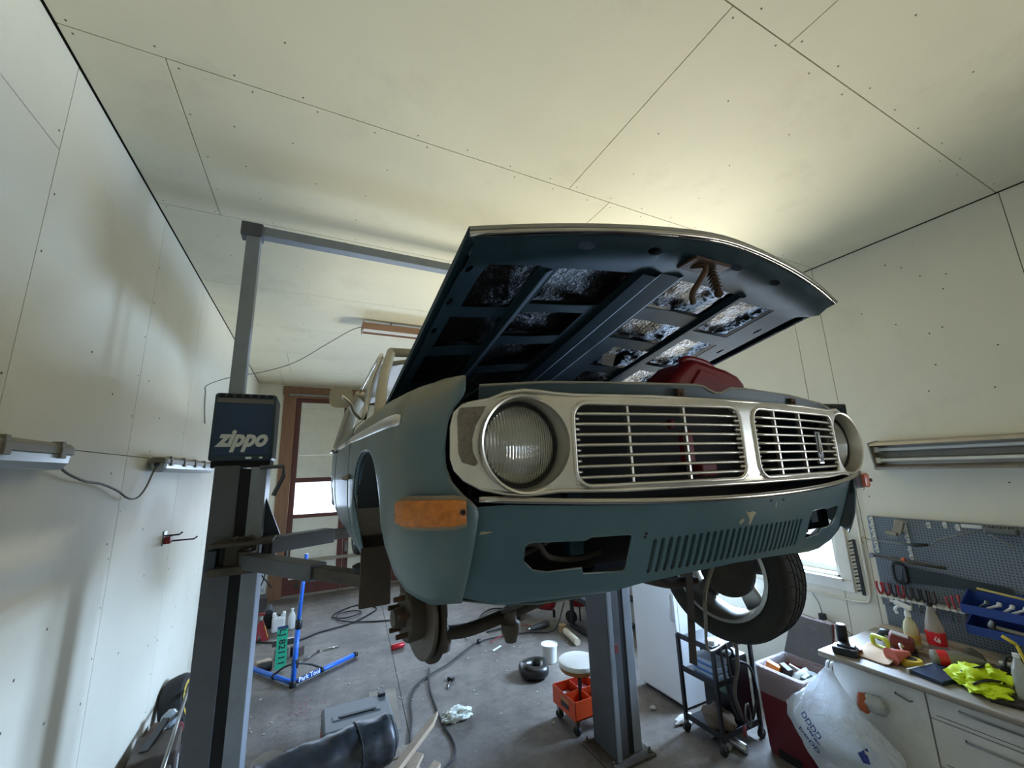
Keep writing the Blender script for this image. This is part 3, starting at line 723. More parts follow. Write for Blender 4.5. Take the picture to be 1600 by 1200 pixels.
for sg in (-1, 1):
    for k in range(7):
        z = 2.3155 - k * .0231; n = 12; ins = .002 + (.006 if k in (0, 6) else 0)
        P = [(XC + sg * (.030 + ins + (.478 - 2 * ins) * i / n), Yf(.030 + .48 * i / n) + .004, z) for i in range(n + 1)]
        MB().tube(P, .0068, 8, flat=.56, hint=(0, 0, 1)).build('grille_slat', alu, gp, smooth=180)
    for u in (.145, .288) if sg > 0 else (.207, .369):
        MB().bb((XC + sg * u - .0035, Yf(u) + .008, 2.157), (XC + sg * u + .0035, Yf(u) + .018, 2.342)).build('grille_upright', alu, gp, bev=.001)
    for k in range(8):     # pressed finger ends beside the headlight and the middle bar
        z = 2.327 - k * .0231
        MB().tube([(XC + sg * .496, Yf(.5) + .004, z), (XC + sg * .512, Yf(.51) - .001, z)], .0035, 6).build('finger_end', alu, gp, smooth=180)
        MB().tube([(XC + sg * .044, Yf(.04) + .004, z), (XC + sg * .027, Yf(.02) - .001, z)], .0035, 6).build('finger_end', alu, gp, smooth=180)
# badge on the right-hand half
bd = MB().bb((XC + .347, .702, 2.205), (XC + .377, .712, 2.283)).build('badge', blackp, gp, bev=.002)
MB().prism([(.351, 2.209), (.373, 2.209), (.373, 2.187), (.351, 2.187)], lambda u, z: (XC + u, .703, z), lambda u, z: (XC + u, .710, z)).build('badge_foot', alu, bd)
wm = M('badge_white', '#d9d4c6', .4, var=0)
MB().tube(bez([(XC + .357, .7005, 2.222), (XC + .360, .7005, 2.25), (XC + .362, .7005, 2.276), (XC + .365, .7005, 2.25), (XC + .369, .7005, 2.228), (XC + .364, .7005, 2.217), (XC + .357, .7005, 2.222)], 4), .0017, 6).build('badge_letter', wm, bd)
text('badge_number', '20', .021, blackp, bd, basis((XC + .362, .7022, 2.1975), (1, 0, 0), (0, 0, 1)), .0005, 0, .0006)

# ---- headlights, side reflectors, indicators
def hlmat():
    m = bpy.data.materials.new('headlight_glass'); m.use_nodes = True; n = m.node_tree.nodes; l = m.node_tree.links; n.remove(n['Principled BSDF'])
    t = n.new('ShaderNodeBsdfTransparent'); t.inputs[0].default_value = (.9, .92, .88, 1)
    g = n.new('ShaderNodeBsdfGlossy'); g.inputs['Roughness'].default_value = .08
    d = n.new('ShaderNodeBsdfDiffuse'); d.inputs[0].default_value = lin('#a9a89c')
    tc = n.new('ShaderNodeTexCoord'); w = n.new('ShaderNodeTexWave'); w.bands_direction = 'X'; w.inputs['Scale'].default_value = 46; w.inputs['Distortion'].default_value = 0
    l.new(tc.outputs['Object'], w.inputs['Vector']); bp = n.new('ShaderNodeBump'); bp.inputs['Strength'].default_value = .5; bp.inputs['Distance'].default_value = .004
    l.new(w.outputs['Fac'], bp.inputs['Height']); l.new(bp.outputs[0], g.inputs['Normal']); l.new(bp.outputs[0], d.inputs['Normal'])
    x = n.new('ShaderNodeMixShader'); x.inputs[0].default_value = .45; l.new(t.outputs[0], x.inputs[1]); l.new(d.outputs[0], x.inputs[2])
    y = n.new('ShaderNodeMixShader'); y.inputs[0].default_value = .22; l.new(x.outputs[0], y.inputs[1]); l.new(g.outputs[0], y.inputs[2]); l.new(y.outputs[0], n['Material Output'].inputs['Surface'])
    return m
hlg = hlmat(); refl = M('reflector_bowl', '#c9c9c2', .18, 1.0, var=.05); bzl = M('bezel_cone', '#8b8274', .35, .7, var=.2)
for sg in (-1, 1):
    cx, cy, cz = XC + sg * HLC[0], Yf(HLC[0]), HLC[1]
    hl = MB().lathe([(.088, .035), (.090, .028), (.0935, .028), (.0935, .040), (.060, .095), (.02, .11), (0, .11)], (cx, cy, cz), (0, 1, 0), n=40, cap=False).build('headlight', refl, car, smooth=40)
    MB().lathe([(.1035, .006), (.1055, -.004), (.1035, -.010), (.099, -.008), (.0965, .002), (.093, .03), (.091, .04)], (cx, cy, cz), (0, 1, 0), n=48, cap=False).build('headlight_ring', bzl if 0 else alu, hl, smooth=50)
    prof = [(0, .004)] + [(.0885 * k / 10, .004 + .026 * (k / 10) ** 2.2) for k in range(1, 11)]
    MB().lathe(prof, (cx, cy + .002, cz), (0, 1, 0), n=40).build('lens', hlg, hl, smooth=180)
    MB().ring((cx, cy + .030, cz), (0, 1, 0), .0905, .004, 40, 6).build('lens_seal', rubber, hl, smooth=180)
    MB().lathe([(0, -.0), (.012, 0), (.014, .03), (0, .03)], (cx, cy + .05, cz), (0, 1, 0), n=14).build('bulb_shield', steel, hl, smooth=40)
    rf = [(-.752, 2.328), (-.700, 2.331), (-.708, 2.315), (-.722, 2.290), (-.729, 2.262), (-.728, 2.238), (-.718, 2.214), (-.724, 2.208), (-.748, 2.216), (-.755, 2.235), (-.757, 2.31)]
    MB().prism(rf if sg < 0 else [(-u, z) for u, z in reversed(rf)], lambda u, z: (XC + u, Yf(u) + .002, z), lambda u, z: (XC + u, Yf(u) - .007, z)).build('side_reflector', M('dirty_reflector', '#8d8176', .45, var=.25, vs=120, bump=.8, bs=260), hl, bev=.002)
    # indicator wrapped round the corner
    oi = []; zs = (2.146, 2.094)
    for u, Y in ((-.742, .783), (-.765, .792), (-.79, .802), (-.815, .820), (-.838, .848), (-.853, .885)): oi.append((u, Y))
    for off, name, mt, zz, par in ((.004, 'indicator', rimgr, (2.153, 2.088), car), (.022, 'indicator_lens', amber if sg < 0 else redamb, (2.145, 2.096), None)):
        b = MB(); rw = []
        src = oi if name == 'indicator' else [(u, Y) for u, Y in oi[0:6]]
        for i, (u, Y) in enumerate(src):
            a = src[max(i - 1, 0)]; c = src[min(i + 1, len(src) - 1)]; d = Vector((c[0] - a[0], c[1] - a[1])).normalized(); nn = Vector((-abs(d.y), -abs(d.x)))
            e = 1 if 0 < i < len(src) - 1 else .5
            zi = (zz[0] - zz[1]) * (0 if 0 < i < len(src) - 1 else .08)
            prof = [(0, zz[0] - zi), (off * .8 * e, zz[0] - zi), (off * e, zz[0] - .008 - zi), (off * e, zz[1] + .008 + zi), (off * .8 * e, zz[1] + zi), (0, zz[1] + zi)]
            rw.append([(XC - sg * (u + nn.x * k), Y + nn.y * k, z) for k, z in prof])
        b.grid(rw, closed=True).add(rw[0], [tuple(range(6))]).add(rw[-1], [tuple(range(6))])
        o = b.build(name, mt, par or ind, smooth=35)
        if par: ind = o
    MB().lathe([(.006, 0), (.006, .004), (.003, .004), (.003, .001), (0, .001)], (XC + sg * .757, .763, 2.122), (0, -1, 0), n=12).build('lens_screw', rust, ind)
# ---- trim strip, valance, lip
P = [(XC - .716 + 1.44 * i / 30, Yf(-.716 + 1.44 * i / 30) - .002, 2.115 + .028 * ((-.716 + 1.44 * i / 30) / .72) ** 2) for i in range(31)]
MB().tube(P, .0078, 10, flat=.9).build('trim_strip', chrome, car, smooth=180)
MB().grid([[(p[0], p[1] + .02, p[2] - .004) for p in P], [(p[0], p[1] + .09, p[2] + .0) for p in P]]).build('strip_ledge', bay, car, solid=.003)
cutL = [(-.606, 2.036), (-.600, 2.044), (-.588, 2.047), (-.471, 2.043), (-.457, 2.049), (-.361, 2.047), (-.353, 2.041), (-.353, 1.966), (-.359, 1.960), (-.461, 1.965), (-.468, 1.979), (-.547, 1.977), (-.58, 1.984), (-.604, 2.006)]
zb = [(-.74, 1.932), (-.64, 1.912), (-.552, 1.902), (-.45, 1.906), (-.37, 1.914), (-.30, 1.924), (-.15, 1.933), (0, 1.937)]
bot = zb + [(-u, z) for u, z in reversed(zb[:-1])]
outv = [(-.741, 1.945)] + bot[1:-1] + [(.741, 1.945), (.731, 1.99), (.719, 2.055), (.710, 2.126)] + [(.710 - 1.42 * k / 24, 2.106 + .026 * ((.71 - 1.42 * k / 24) / .72) ** 2) for k in range(1, 24)] + [(-.710, 2.126), (-.719, 2.055), (-.731, 1.99)]
slots = []
for k in range(26):
    u = -.288 + k * .0232; h0 = 1.948 + .004 * (1 - abs(u) / .29); slots.append(rrect(u - .0062, h0, u + .0062, 2.030 + .004 * (1 - abs(u) / .3), .0058, 3))
vmat = M('valance_paint', '#47626b', 0.36, var=0.12, vs=4, dirt=('#50626a', 0.3, 6), coat=.15, dust=('#8e8776', .6))
va = MB().plate(outv, [cutL, [(-u, z) for u, z in reversed(cutL)]] + slots, lambda u, z, t: (XC + u, Yf(u) + of(z) + t + .02 * max(0, (1.915 - z) / .02), z), .004, .016).build('front_valance', vmat, car, smooth=45)
rw = [[(XC + u, Yf(u) + of(z) + .004 + d, z + e) for u, z in bot] for d, e in ((0, 0), (.03, -.004), (.06, .012))]
MB().grid(rw).build('valance_flange', vmat, va, smooth=60, solid=.003)
for hh in (cutL, [(-u, z) for u, z in reversed(cutL)]): 
    PP = [(XC + u, Yf(u) + of(z) + .002, z) for u, z in hh]; MB().tube(PP + PP[:1], .0028, 6, cap=False).build('cutout_edge', vmat, va, smooth=180)
b = MB()
for s in slots:
    u = sum(p[0] for p in s) / len(s); b.add([(XC + u + .0068, Yf(u) + of(z) + d, z) for d, z in ((.001, 2.03), (.001, 1.95), (.022, 1.95), (.022, 2.03))], [(0, 1, 2, 3)])
o = b.build('louvre_fins', vmat, va, solid=.0012)
chipm = M('chipped_filler', '#a9a184', .7, var=.2)
for poly in ([(-.004, 2.074), (.012, 2.069), (.028, 2.072), (.044, 2.066), (.034, 2.058), (.030, 2.046), (.026, 2.036), (.020, 2.038), (.020, 2.050), (.010, 2.062)], [(-.018, 2.052), (-.006, 2.056), (-.002, 2.048), (-.012, 2.042), (-.02, 2.044)], [(.125, 2.088), (.131, 2.088), (.130, 2.074), (.126, 2.076)], [(-.700, 2.076), (-.675, 2.074), (-.690, 2.070), (-.703, 2.069)]):
    MB().prism(poly, lambda u, z: (XC + u, Yf(u) + of(z) + .001, z), lambda u, z: (XC + u, Yf(u) + of(z) - .0008, z)).build('paint_chip', chipm, va)
for u, z in ((-.318, 2.045), (-.319, 2.037), (.10, 2.095), (.16, 2.094)): MB().lathe([(.004, 0), (.004, -.001), (0, -.001)], (XC + u, Yf(u) + of(z), z), (0, 1, 0), n=10).build('drill_hole', ldk, va)
lt = [(-.70, 2.382), (-.55, 2.392), (-.30, 2.396), (-.13, 2.400), (-.105, 2.397), (-.085, 2.388), (-.065, 2.382), (-.04, 2.383), (-.02, 2.392), (0, 2.399), (.05, 2.400), (.3, 2.396), (.55, 2.388), (.74, 2.372)]
lp_ = MB().plate(lt + [(.74, 2.345), (-.70, 2.345)], [], lambda u, z, t: (XC + u, Yf(u) + .03 + t + (2.40 - z) * .15, z), .004, .03).build('front_crossmember', M('crossmember_paint', '#2b414b', .5, var=.2, vs=8, dirt=('#57564f', .3, 9)), car, smooth=45)
MB().tube([(XC + u, Yf(u) + .031, z) for u, z in lt], .0035, 6).build('rolled_edge', M('edge_dust', '#8f8a7d', .7), lp_, smooth=180)
MB().grid([[(XC + u, Yf(u) + .034, z - .002) for u, z in lt], [(XC + u, Yf(u) + .16, z - .012) for u, z in lt]]).build('slam_panel', paint_in, lp_, solid=.004)
for u in (-.115 - .08, .30): MB().bb((XC + u - .012, Yf(u) + .020, 2.352), (XC + u + .012, Yf(u) + .03, 2.386)).lathe([(.005, 0), (.005, -.004), (0, -.004)], (XC + u, Yf(u) + .020, 2.372), (0, 1, 0), n=8).build('bump_bracket', rust, lp_, bev=.002)
# ---- behind the grille
for sg in (-1, 1): MB().bb((XC + sg * .69, .89, 1.95), (XC + sg * .70, .92, 2.36)).build('nose_light_block', bay, car)  # black plates added to stop light leaking through the valance cutouts
rad = MB().bb((XC - .33, 1.10, 1.98), (XC + .33, 1.15, 2.36)).build('radiator', bay, car, bev=.006)
MB().bb((XC - .745, .918, 1.95), (XC + .745, .934, 2.385)).build('grille_shade_backing', bay, car)  # dark panel added as the shade behind grille and valance openings
MB().bb((XC - .585, .90, 1.93), (XC + .585, 1.16, 1.94)).build('lower_tray', bay, car)
MB().bb((XC - .30, 1.25, 2.0), (XC + .22, 1.85, 2.40)).build('engine_block', bay, car, bev=.05)
MB().bb((XC - .475, .83, 2.0), (XC - .435, .86, 2.37)).build('support_strut', paint_in, car, bev=.003)
MB().bb((XC + .43, .80, 2.0), (XC + .47, .86, 2.37)).build('support_strut', paint_in, car, bev=.003)
for P_, r in (([(XC - .62, .86, 2.03), (XC - .56, .84, 2.035), (XC - .52, .85, 2.0), (XC - .44, .86, 1.985), (XC - .36, .87, 1.99)], .007), ([(XC - .61, .87, 2.0), (XC - .55, .86, 2.02), (XC - .50, .85, 2.04), (XC - .42, .87, 2.03)], .006)):
    MB().tube(bez(P_, 6), r, 8).build('wiring', under, car, smooth=180)
MB().bb((XC - .62, .92, 1.94), (XC - .34, .94, 2.08)).build('bumper_bracket', under, car, bev=.004)
MB().bb((XC + .34, .92, 1.94), (XC + .62, .94, 2.08)).build('bumper_bracket', bay, car, bev=.004)
rm = M('bay_red', '#8c1d22', .5, var=.15)
for p, q in (((.93, .80, 2.20), (.96, .83, 2.29)), ((1.05, .86, 2.16), (1.12, .90, 2.20)), ((.91, .83, 2.30), (.93, .85, 2.325))): MB().bb(p, q).build('red_fitting', rm, car, bev=.006)

# ---- suspension and wheels
def hubside():
    hx, hy, hzz = .35, 1.45, 1.745; ax = Vector((-1, -.14, 0)).normalized()
    c = Vector((hx, hy, hzz))
    dsc = MB().lathe([(.03, -.008), (.134, -.008), (.136, -.006), (.136, .006), (.134, .008), (.075, .008)], c, ax, n=48).build('brake_disc', M('worn_disc', '#5e564b', .5, .5, var=.2, vs=8, dirt=('#3a2c1f', .4, 6)), car, smooth=40)
    MB().lathe([(.06, -.030), (.150, -.028), (.150, -.018), (.06, -.02)], c, ax, n=40).build('splash_shield', under, dsc, smooth=40)
    MB().lathe([(.075, .0), (.078, .045), (.072, .055), (.03, .056), (.03, .075), (.026, .092), (0, .094)], c, ax, n=36).build('wheel_hub', greasy, dsc, smooth=40)
    a, b2 = frame(ax)
    for k in range(5):
        t = 2 * PI * k / 5 + .3; q = c + (a * math.cos(t) + b2 * math.sin(t)) * .055
        MB().tube([q + ax * .05, q + ax * .09], .008, 8).build('wheel_stud', rust, dsc, smooth=40)
    MB().box(c + Vector((.0, .10, .07)), (.09, .07, .13), rx=-.5).build('brake_caliper', under, dsc, bev=.012)
    # lower arm, ball joint, strut
    MB().tube(bez([(.41, 1.47, 1.665), (.52, 1.46, 1.66), (.66, 1.44, 1.69), (.86, 1.42, 1.74)], 5), .034, 10, flat=.6, hint=(0, 0, 1)).build('control_arm', under, car, smooth=180)
    MB().lathe([(.03, -.045), (.034, -.02), (.022, 0), (.026, .02), (.016, .04), (.02, .055), (.010, .06), (.010, .075), (0, .075)], (.425, 1.46, 1.66), n=16).build('ball_joint', greasy, car, smooth=50)
    MB().lathe([(.0, -.07), (.02, -.068), (.025, -.05), (.032, -.04), (.034, -.01), (.022, 0), (.022, .03), (.01, .035), (.01, .09), (0, .09)], (.655, 1.40, 1.685), n=16).build('damper_mount', greasy, car, smooth=50)
    MB().tube([(.43, 1.50, 1.70), (.44, 1.55, 1.86), (.50, 1.5, 2.05)], .03, 10).build('upright', under, car, smooth=180)
    MB().tube([(.48, 1.62, 1.72), (.75, 1.66, 1.76), (1.02, 1.66, 1.78)], .012, 8).build('tie_rod', under, car, smooth=180)
    MB().tube([(.56, .95, 1.93), (.60, 1.2, 1.80), (.64, 1.42, 1.71)], .012, 8).build('radius_rod', under, car, smooth=180)
hubside()
MB().bb((.62, 1.30, 1.78), (1.42, 1.50, 1.90)).build('subframe', under, car, bev=.03)
MB().bb((.80, 1.35, 1.80), (1.24, 1.9, 1.95)).build('sump', bay, car, bev=.03)
MB().tube(bez([(1.64, 1.47, 1.665), (1.5, 1.46, 1.67), (1.38, 1.44, 1.70), (1.2, 1.42, 1.76)], 5), .034, 10, flat=.6, hint=(0, 0, 1)).build('control_arm', under, car, smooth=180)
MB().tube([(1.56, .95, 1.93), (1.48, 1.2, 1.84), (1.42, 1.42, 1.74)], .014, 8).build('radius_rod', under, car, smooth=180)
MB().tube([(1.02, 1.66, 1.78), (1.3, 1.66, 1.77), (1.58, 1.62, 1.73)], .012, 8).build('tie_rod', under, car, smooth=180)
MB().tube([(1.63, 1.50, 1.70), (1.60, 1.55, 1.86), (1.54, 1.5, 2.05)], .032, 10).build('upright', under, car, smooth=180)
MB().box((.262, 1.86, 1.785), (.125, .012, .23), rz=.05).build('mud_flap', M('brown_flap', '#463c33', .85, var=.2, bump=.1), car, bev=.004)
tread = M('tyre_rubber', '#26241f', 0.8, var=0.2, vs=14, dirt=('#4a4336', .4, 10), bump=.05)
def wheel(cx, cy, cz, sg, axk=0.0):
    ax = Vector((sg, axk, 0)).normalized(); c = Vector((cx, cy, cz))
    w = MB().lathe([(.215, -.082), (.235, -.092), (.27, -.094), (.287, -.086), (.296, -.070), (.300, -.05), (.301, 0), (.300, .05), (.296, .070), (.287, .086), (.27, .094), (.235, .092), (.215, .082), (.212, .06), (.212, -.06), (.215, -.082)], c, ax, n=72, cap=False).build('wheel_tyre', tread, car, smooth=50)
    grv = M('tread_groove', '#0d0c0b', .9)
    for h in (-.045, -.015, .018, .048): MB().ring(c + ax * h, ax, .3003, .0032, 72, 6).build('tread_groove', grv, w, smooth=180)
    a, b2 = frame(ax); g = MB()
    for k in range(36):
        t = 2 * PI * k / 36
        P_ = []
        for j in range(7):
            h = -.072 + .144 * j / 6; tt = t + .13 * math.sin(h * 22); P_.append(c + ax * h + (a * math.cos(tt) + b2 * math.sin(tt)) * (.3012 - .006 * abs(h / .072) ** 6))
        g.tube(P_, .0024, 4)
    o = g.build('tread_sipes', grv, w); o['kind'] = 'stuff'
    rimm = M('rim_alloy', '#9c9c98', .3, .8, var=.1, dirt=('#544a3d', .25, 8))
    r = MB().lathe([(.214, -.085), (.20, -.088), (.196, -.075), (.188, -.06), (.182, .0), (.185, .05), (.20, .085), (.214, .088)], c, ax, n=56, cap=False).build('rim', rimm, w, smooth=50)
    for k in range(5):
        t = 2 * PI * k / 5 + .5; e = a * math.cos(t) + b2 * math.sin(t); f = ax.cross(e)
        p0, p1 = c + ax * .06 + e * .04, c + ax * .07 + e * .19
        vs = []
        for p, ww in ((p0, .03), (p1, .045)):
            for d in (-1, 1):
                for h in (-.012, .012): vs.append(p + f * ww * d + ax * h)
        MB().add(vs, [(0, 1, 3, 2), (4, 6, 7, 5), (0, 4, 5, 1), (2, 3, 7, 6), (0, 2, 6, 4), (1, 5, 7, 3)]).build('spoke', rimm, r, bev=.005)
    MB().lathe([(0, .04), (.055, .042), (.06, .06), (.05, .085), (0, .086)], c, ax, n=24).build('hub_cap', rimm, r, smooth=40)
    MB().lathe([(0, -.02), (.125, -.02), (.128, -.005), (.128, .006), (.0, .008)], c, ax, n=36).build('brake_disc', under, r, smooth=40)
    return w
wheel(1.765, 1.38, 1.722, 1, .16)
wheel(1.70, 4.05, 1.80, 1); wheel(.46, 4.05, 1.80, -1)
MB().box((1.755, 1.50, 1.78), (.10, .09, .16)).build('brake_caliper', under, car, bev=.015)
# strap and wire hanging under the nose
st = MB().grid([[(1.205 + dx, 1.10 + k * .004, 1.90 - .37 * k / 8 - (.025 * dx / .05 if k == 8 else 0)) for dx in (0, .032)] for k in range(9)]).build('hanging_strap', M('brown_strap', '#2b241f', .8, var=.1), car, solid=.004)
# jerry can propping the bonnet
jc = thing('jerry_can', 'red plastic fuel can wedged upright under the open bonnet', 'fuel can', (1.27, 1.02, 2.2))
poly = [(1.075, 2.20), (1.075, 2.465), (1.10, 2.50), (1.175, 2.556), (1.20, 2.563), (1.36, 2.538), (1.425, 2.517), (1.455, 2.487), (1.462, 2.45), (1.462, 2.20)]
MB().prism(poly, lambda x, z: (x, .95, z), lambda x, z: (x, 1.12, z)).build('can_body', redp, jc, bev=.02, smooth=30)
MB().prism([(1.15, 2.36), (1.15, 2.46), (1.21, 2.525), (1.33, 2.495), (1.40, 2.40), (1.40, 2.36)], lambda x, z: (x, .952, z), lambda x, z: (x, .942, z)).build('raised_panel', redp, jc, bev=.006)
MB().tube(bez([(1.17, .99, 2.555), (1.20, .985, 2.572), (1.29, .985, 2.562), (1.34, .99, 2.54)], 4), .012, 8).build('grip', redp, jc, smooth=180)
MB().lathe([(.028, 0), (.028, .02), (.022, .026), (0, .027)], (1.42, 1.06, 2.515), (.3, 0, 1), n=18).build('cap', blackp, jc, smooth=40)
# ------------------------------------------------------------------ lamps and wiring
lampg = M('lamp_housing', '#7f7a6e', .5, var=.1, dirt=('#4c463b', .3, 8))
diff = M('lamp_diffuser', '#c4d2da', .25, var=.05, trans=.25)
tubew = M('dead_tube', '#dcdcd8', .3, var=.02)
cabw = M('grey_cable', '#6a665c', .6)
def batten(y0, y1, label):
    t = thing('batten_light', label, 'light fitting', (XL + .06, (y0 + y1) / 2, 2.3), 'damp-proof battens on the left wall')
    n = 10; rows = []
    for y in (y0, y0 + .03, y1 - .03, y1):
        e = .85 if y in (y0, y1) else 1
        rows.append([(XL + .062 + dx * e, y, 2.318 + dz * e) for dx, dz in ((-.05, .0), (-.05, .03), (-.035, .045), (.035, .045), (.05, .03), (.05, .0))])
    MB().grid(rows, closed=True).add(rows[0], [tuple(range(6))]).add(rows[-1], [tuple(range(6))]).build('housing', lampg, t, bev=.003)
    rows = []
    for y in (y0 + .01, y0 + .04, y1 - .04, y1 - .01):
        e = .8 if y in (y0 + .01, y1 - .01) else 1
        rows.append([(XL + .062 + dx * e, y, 2.318 + dz * e) for dx, dz in ((-.046, 0), (-.042, -.035), (-.025, -.062), (.025, -.062), (.042, -.035), (.046, 0))])
    MB().grid(rows, closed=True).add(rows[0], [tuple(range(6))]).add(rows[-1], [tuple(range(6))]).build('diffuser', diff, t, bev=.004)
    for k in range(5):
        y = y0 + .12 + k * (y1 - y0 - .24) / 4
        MB().bb((XL + .105, y - .02, 2.300), (XL + .120, y + .02, 2.345)).bb((XL + .08, y - .014, 2.345), (XL + .115, y + .014, 2.368)).build('clip', lampg, t, bev=.003)
    for y in (y0 + .2, y1 - .2): MB().bb((XL, y - .02, 2.33), (XL + .03, y + .02, 2.36)).build('bracket', galv, t)
    MB().lathe([(.014, 0), (.014, .02), (.009, .03), (.009, .04)], (XL + .062, y1 if y0 < 1.5 else y0, 2.31), (0, 1 if y0 < 1.5 else -1, 0), n=12).build('cable_gland', blackp, t, smooth=40)
    return t
batten(.80, 2.43, 'long grey batten light cut by the left picture edge'); batten(3.66, 5.28, 'batten light on the left wall just behind the lift column')
def cable(name, pts, r, mat, label, cat='cable', n=6, par=None):
    o = MB().tube(bez(pts, n), r, 6).build(name, mat, par, smooth=180)
    return tag(o, label, cat) if not par else o
cable('lamp_cable', [(-.978, 2.44, 2.31), (-1.0, 2.52, 2.26), (-1.0, 2.72, 2.21), (-1.005, 2.94, 2.19), (-1.005, 3.15, 2.15), (-1.0, 3.31, 2.10), (-1.0, 3.46, 2.095), (-1.0, 3.58, 2.15), (-.99, 3.64, 2.25), (-.978, 3.655, 2.31)], .006, cabw, 'grey cable sagging between the two battens on the left wall')
# tool hook on the left wall
t = thing('wall_hook', 'red and steel twin-prong hook screwed to the left wall', 'hook', (XL, 4.3, 1.74))
MB().bb((XL, 4.26, 1.69), (XL + .01, 4.34, 1.80)).build('back_plate', steel, t, bev=.002)
MB().bb((XL + .01, 4.27, 1.70), (XL + .05, 4.33, 1.755)).build('red_sleeve', M('red_plastic', '#8c2a28', .45), t, bev=.005)
for yy, z, L in ((4.27, 1.765, .10), (4.33, 1.715, .19)): MB().tube([(XL + .01, yy, z), (XL + L, yy + .02, z), (XL + L + .02, yy + .025, z + .018)], .006, 8).build('prong', rubber, t, smooth=180)
# ceiling lamp over the car
t = thing('ceiling_lamp', 'open fluorescent lamp with brown slats hung under the ceiling behind the bonnet', 'light fitting', (1.2, 4.86, 3.93))
wood_l = M('lamp_brown', '#8a6a52', .45, var=.15, stretch=(1, 8, 8))
MB().bb((.43, 4.80, 3.905), (1.98, 4.92, 3.945)).build('lamp_tray', trimw, t, bev=.004)
for y in (4.76, 4.945): MB().bb((.43, y, 3.865), (1.98, y + .014, 3.945)).build('reflector_slat', wood_l, t, bev=.002)
for x in (.425, 1.975): MB().bb((x, 4.75, 3.85), (x + .012, 4.965, 3.955)).build('end_plate', wood_l, t, bev=.002)
for y in (4.83, 4.89): MB().tube([(.44, y, 3.885), (1.97, y, 3.885)], .013, 12).build('lamp_tube', tubew, t, smooth=40)
for x in (.75, 1.65): MB().bb((x, 4.84, 3.945), (x + .02, 4.88, 4.0)).build('hanger', galv, t)
cable('lamp_flex', [(.43, 4.86, 3.92), (.30, 4.88, 3.86), (.05, 4.95, 3.68), (-.25, 5.05, 3.47), (-.55, 5.15, 3.36), (-.85, 5.1, 3.26), (-1.02, 4.98, 3.14), (-1.03, 4.98, 3.06), (-1.03, 5.03, 2.90), (-1.03, 5.12, 2.76)], .0045, cabw, 'thin flex drooping from the ceiling lamp to the left wall')
# right wall lamp
t = thing('wall_lamp', 'open twin-tube fluorescent lamp along the right wall above the pegboard', 'light fitting', (XR - .06, .95, 2.2))
y0, y1 = .18, 1.70
MB().prism([(4.215, 2.33), (4.06, 2.31), (4.05, 2.29), (4.20, 2.30), (4.20, 2.14), (4.05, 2.12), (4.06, 2.105), (4.215, 2.12)], lambda x, z: (x, y0, z), lambda x, z: (x, y1, z)).build('reflector', M('dusty_reflector', '#a39b90', .35, .5, var=.15), t)
MB().prism([(4.215, 2.335), (4.05, 2.315), (4.07, 2.20), (4.10, 2.10), (4.215, 2.10)], lambda x, z: (x, y1, z), lambda x, z: (x, y1 + .012, z)).build('end_plate', lampg, t, bev=.002)
for z in (2.26, 2.175):
    MB().tube([(4.13, y0, z), (4.13, y1 - .03, z)], .0135, 12).build('lamp_tube', tubew, t, smooth=40)
    MB().bb((4.11, y1 - .03, z - .022), (4.20, y1, z + .022)).build('lamp_holder', trimw, t, bev=.003)
MB().bb((4.17, y0, 2.195), (4.20, y1, 2.24)).build('ballast_cover', lampg, t, bev=.003)
# wires clipped to the right wall
cw = M('white_cable', '#d3cdbd', .5)
cable('white_conduit', [(4.20, 1.945, 2.12), (4.20, 1.945, 1.93), (4.20, 1.95, 1.70), (4.20, 1.96, 1.44), (4.20, 1.962, 1.19), (4.20, 1.975, 1.06), (4.20, 2.03, 1.02), (4.20, 2.26, 1.01), (4.20, 2.5, 1.02), (4.20, 3.2, 1.03)], .009, cw, 'white cable running down beside the window then along under it')
cable('thin_cable', [(4.205, 2.0, .70), (4.205, 2.21, .73), (4.205, 2.35, .76), (4.205, 2.54, .79), (4.205, 3.1, .8)], .004, M('tan_cable', '#8f8674', .6), 'thin tan cable pinned low on the right wall behind the bin')
t = thing('socket_adapter', 'small black plug adapter hanging by a cord behind the bin lid', 'adapter', (4.18, 2.35, .82))
MB().bb((4.15, 2.33, .80), (4.20, 2.375, .85)).build('body', blackp, t, bev=.005)
MB().tube(bez([(4.19, 2.36, .85), (4.20, 2.38, .93), (4.20, 2.42, 1.0)], 4), .003, 5).tube(bez([(4.17, 2.33, .82), (4.17, 2.2, .78), (4.17, 2.08, .70)], 4), .003, 5).build('cord', blackp, t, smooth=180)
t = thing('bit_chain', 'black strip of small sockets hanging beside the window', 'tool holder', (4.19, 2.0, 1.25))
MB().bb((4.185, 1.995, 1.08), (4.20, 2.015, 1.52)).build('strip', blackp, t)
for k in range(15): MB().tube([(4.185, 2.015, 1.51 - k * .028), (4.175, 2.04, 1.50 - k * .028)], .007, 6).build('socket_bit', steel if k % 2 else blackp, t, smooth=40)

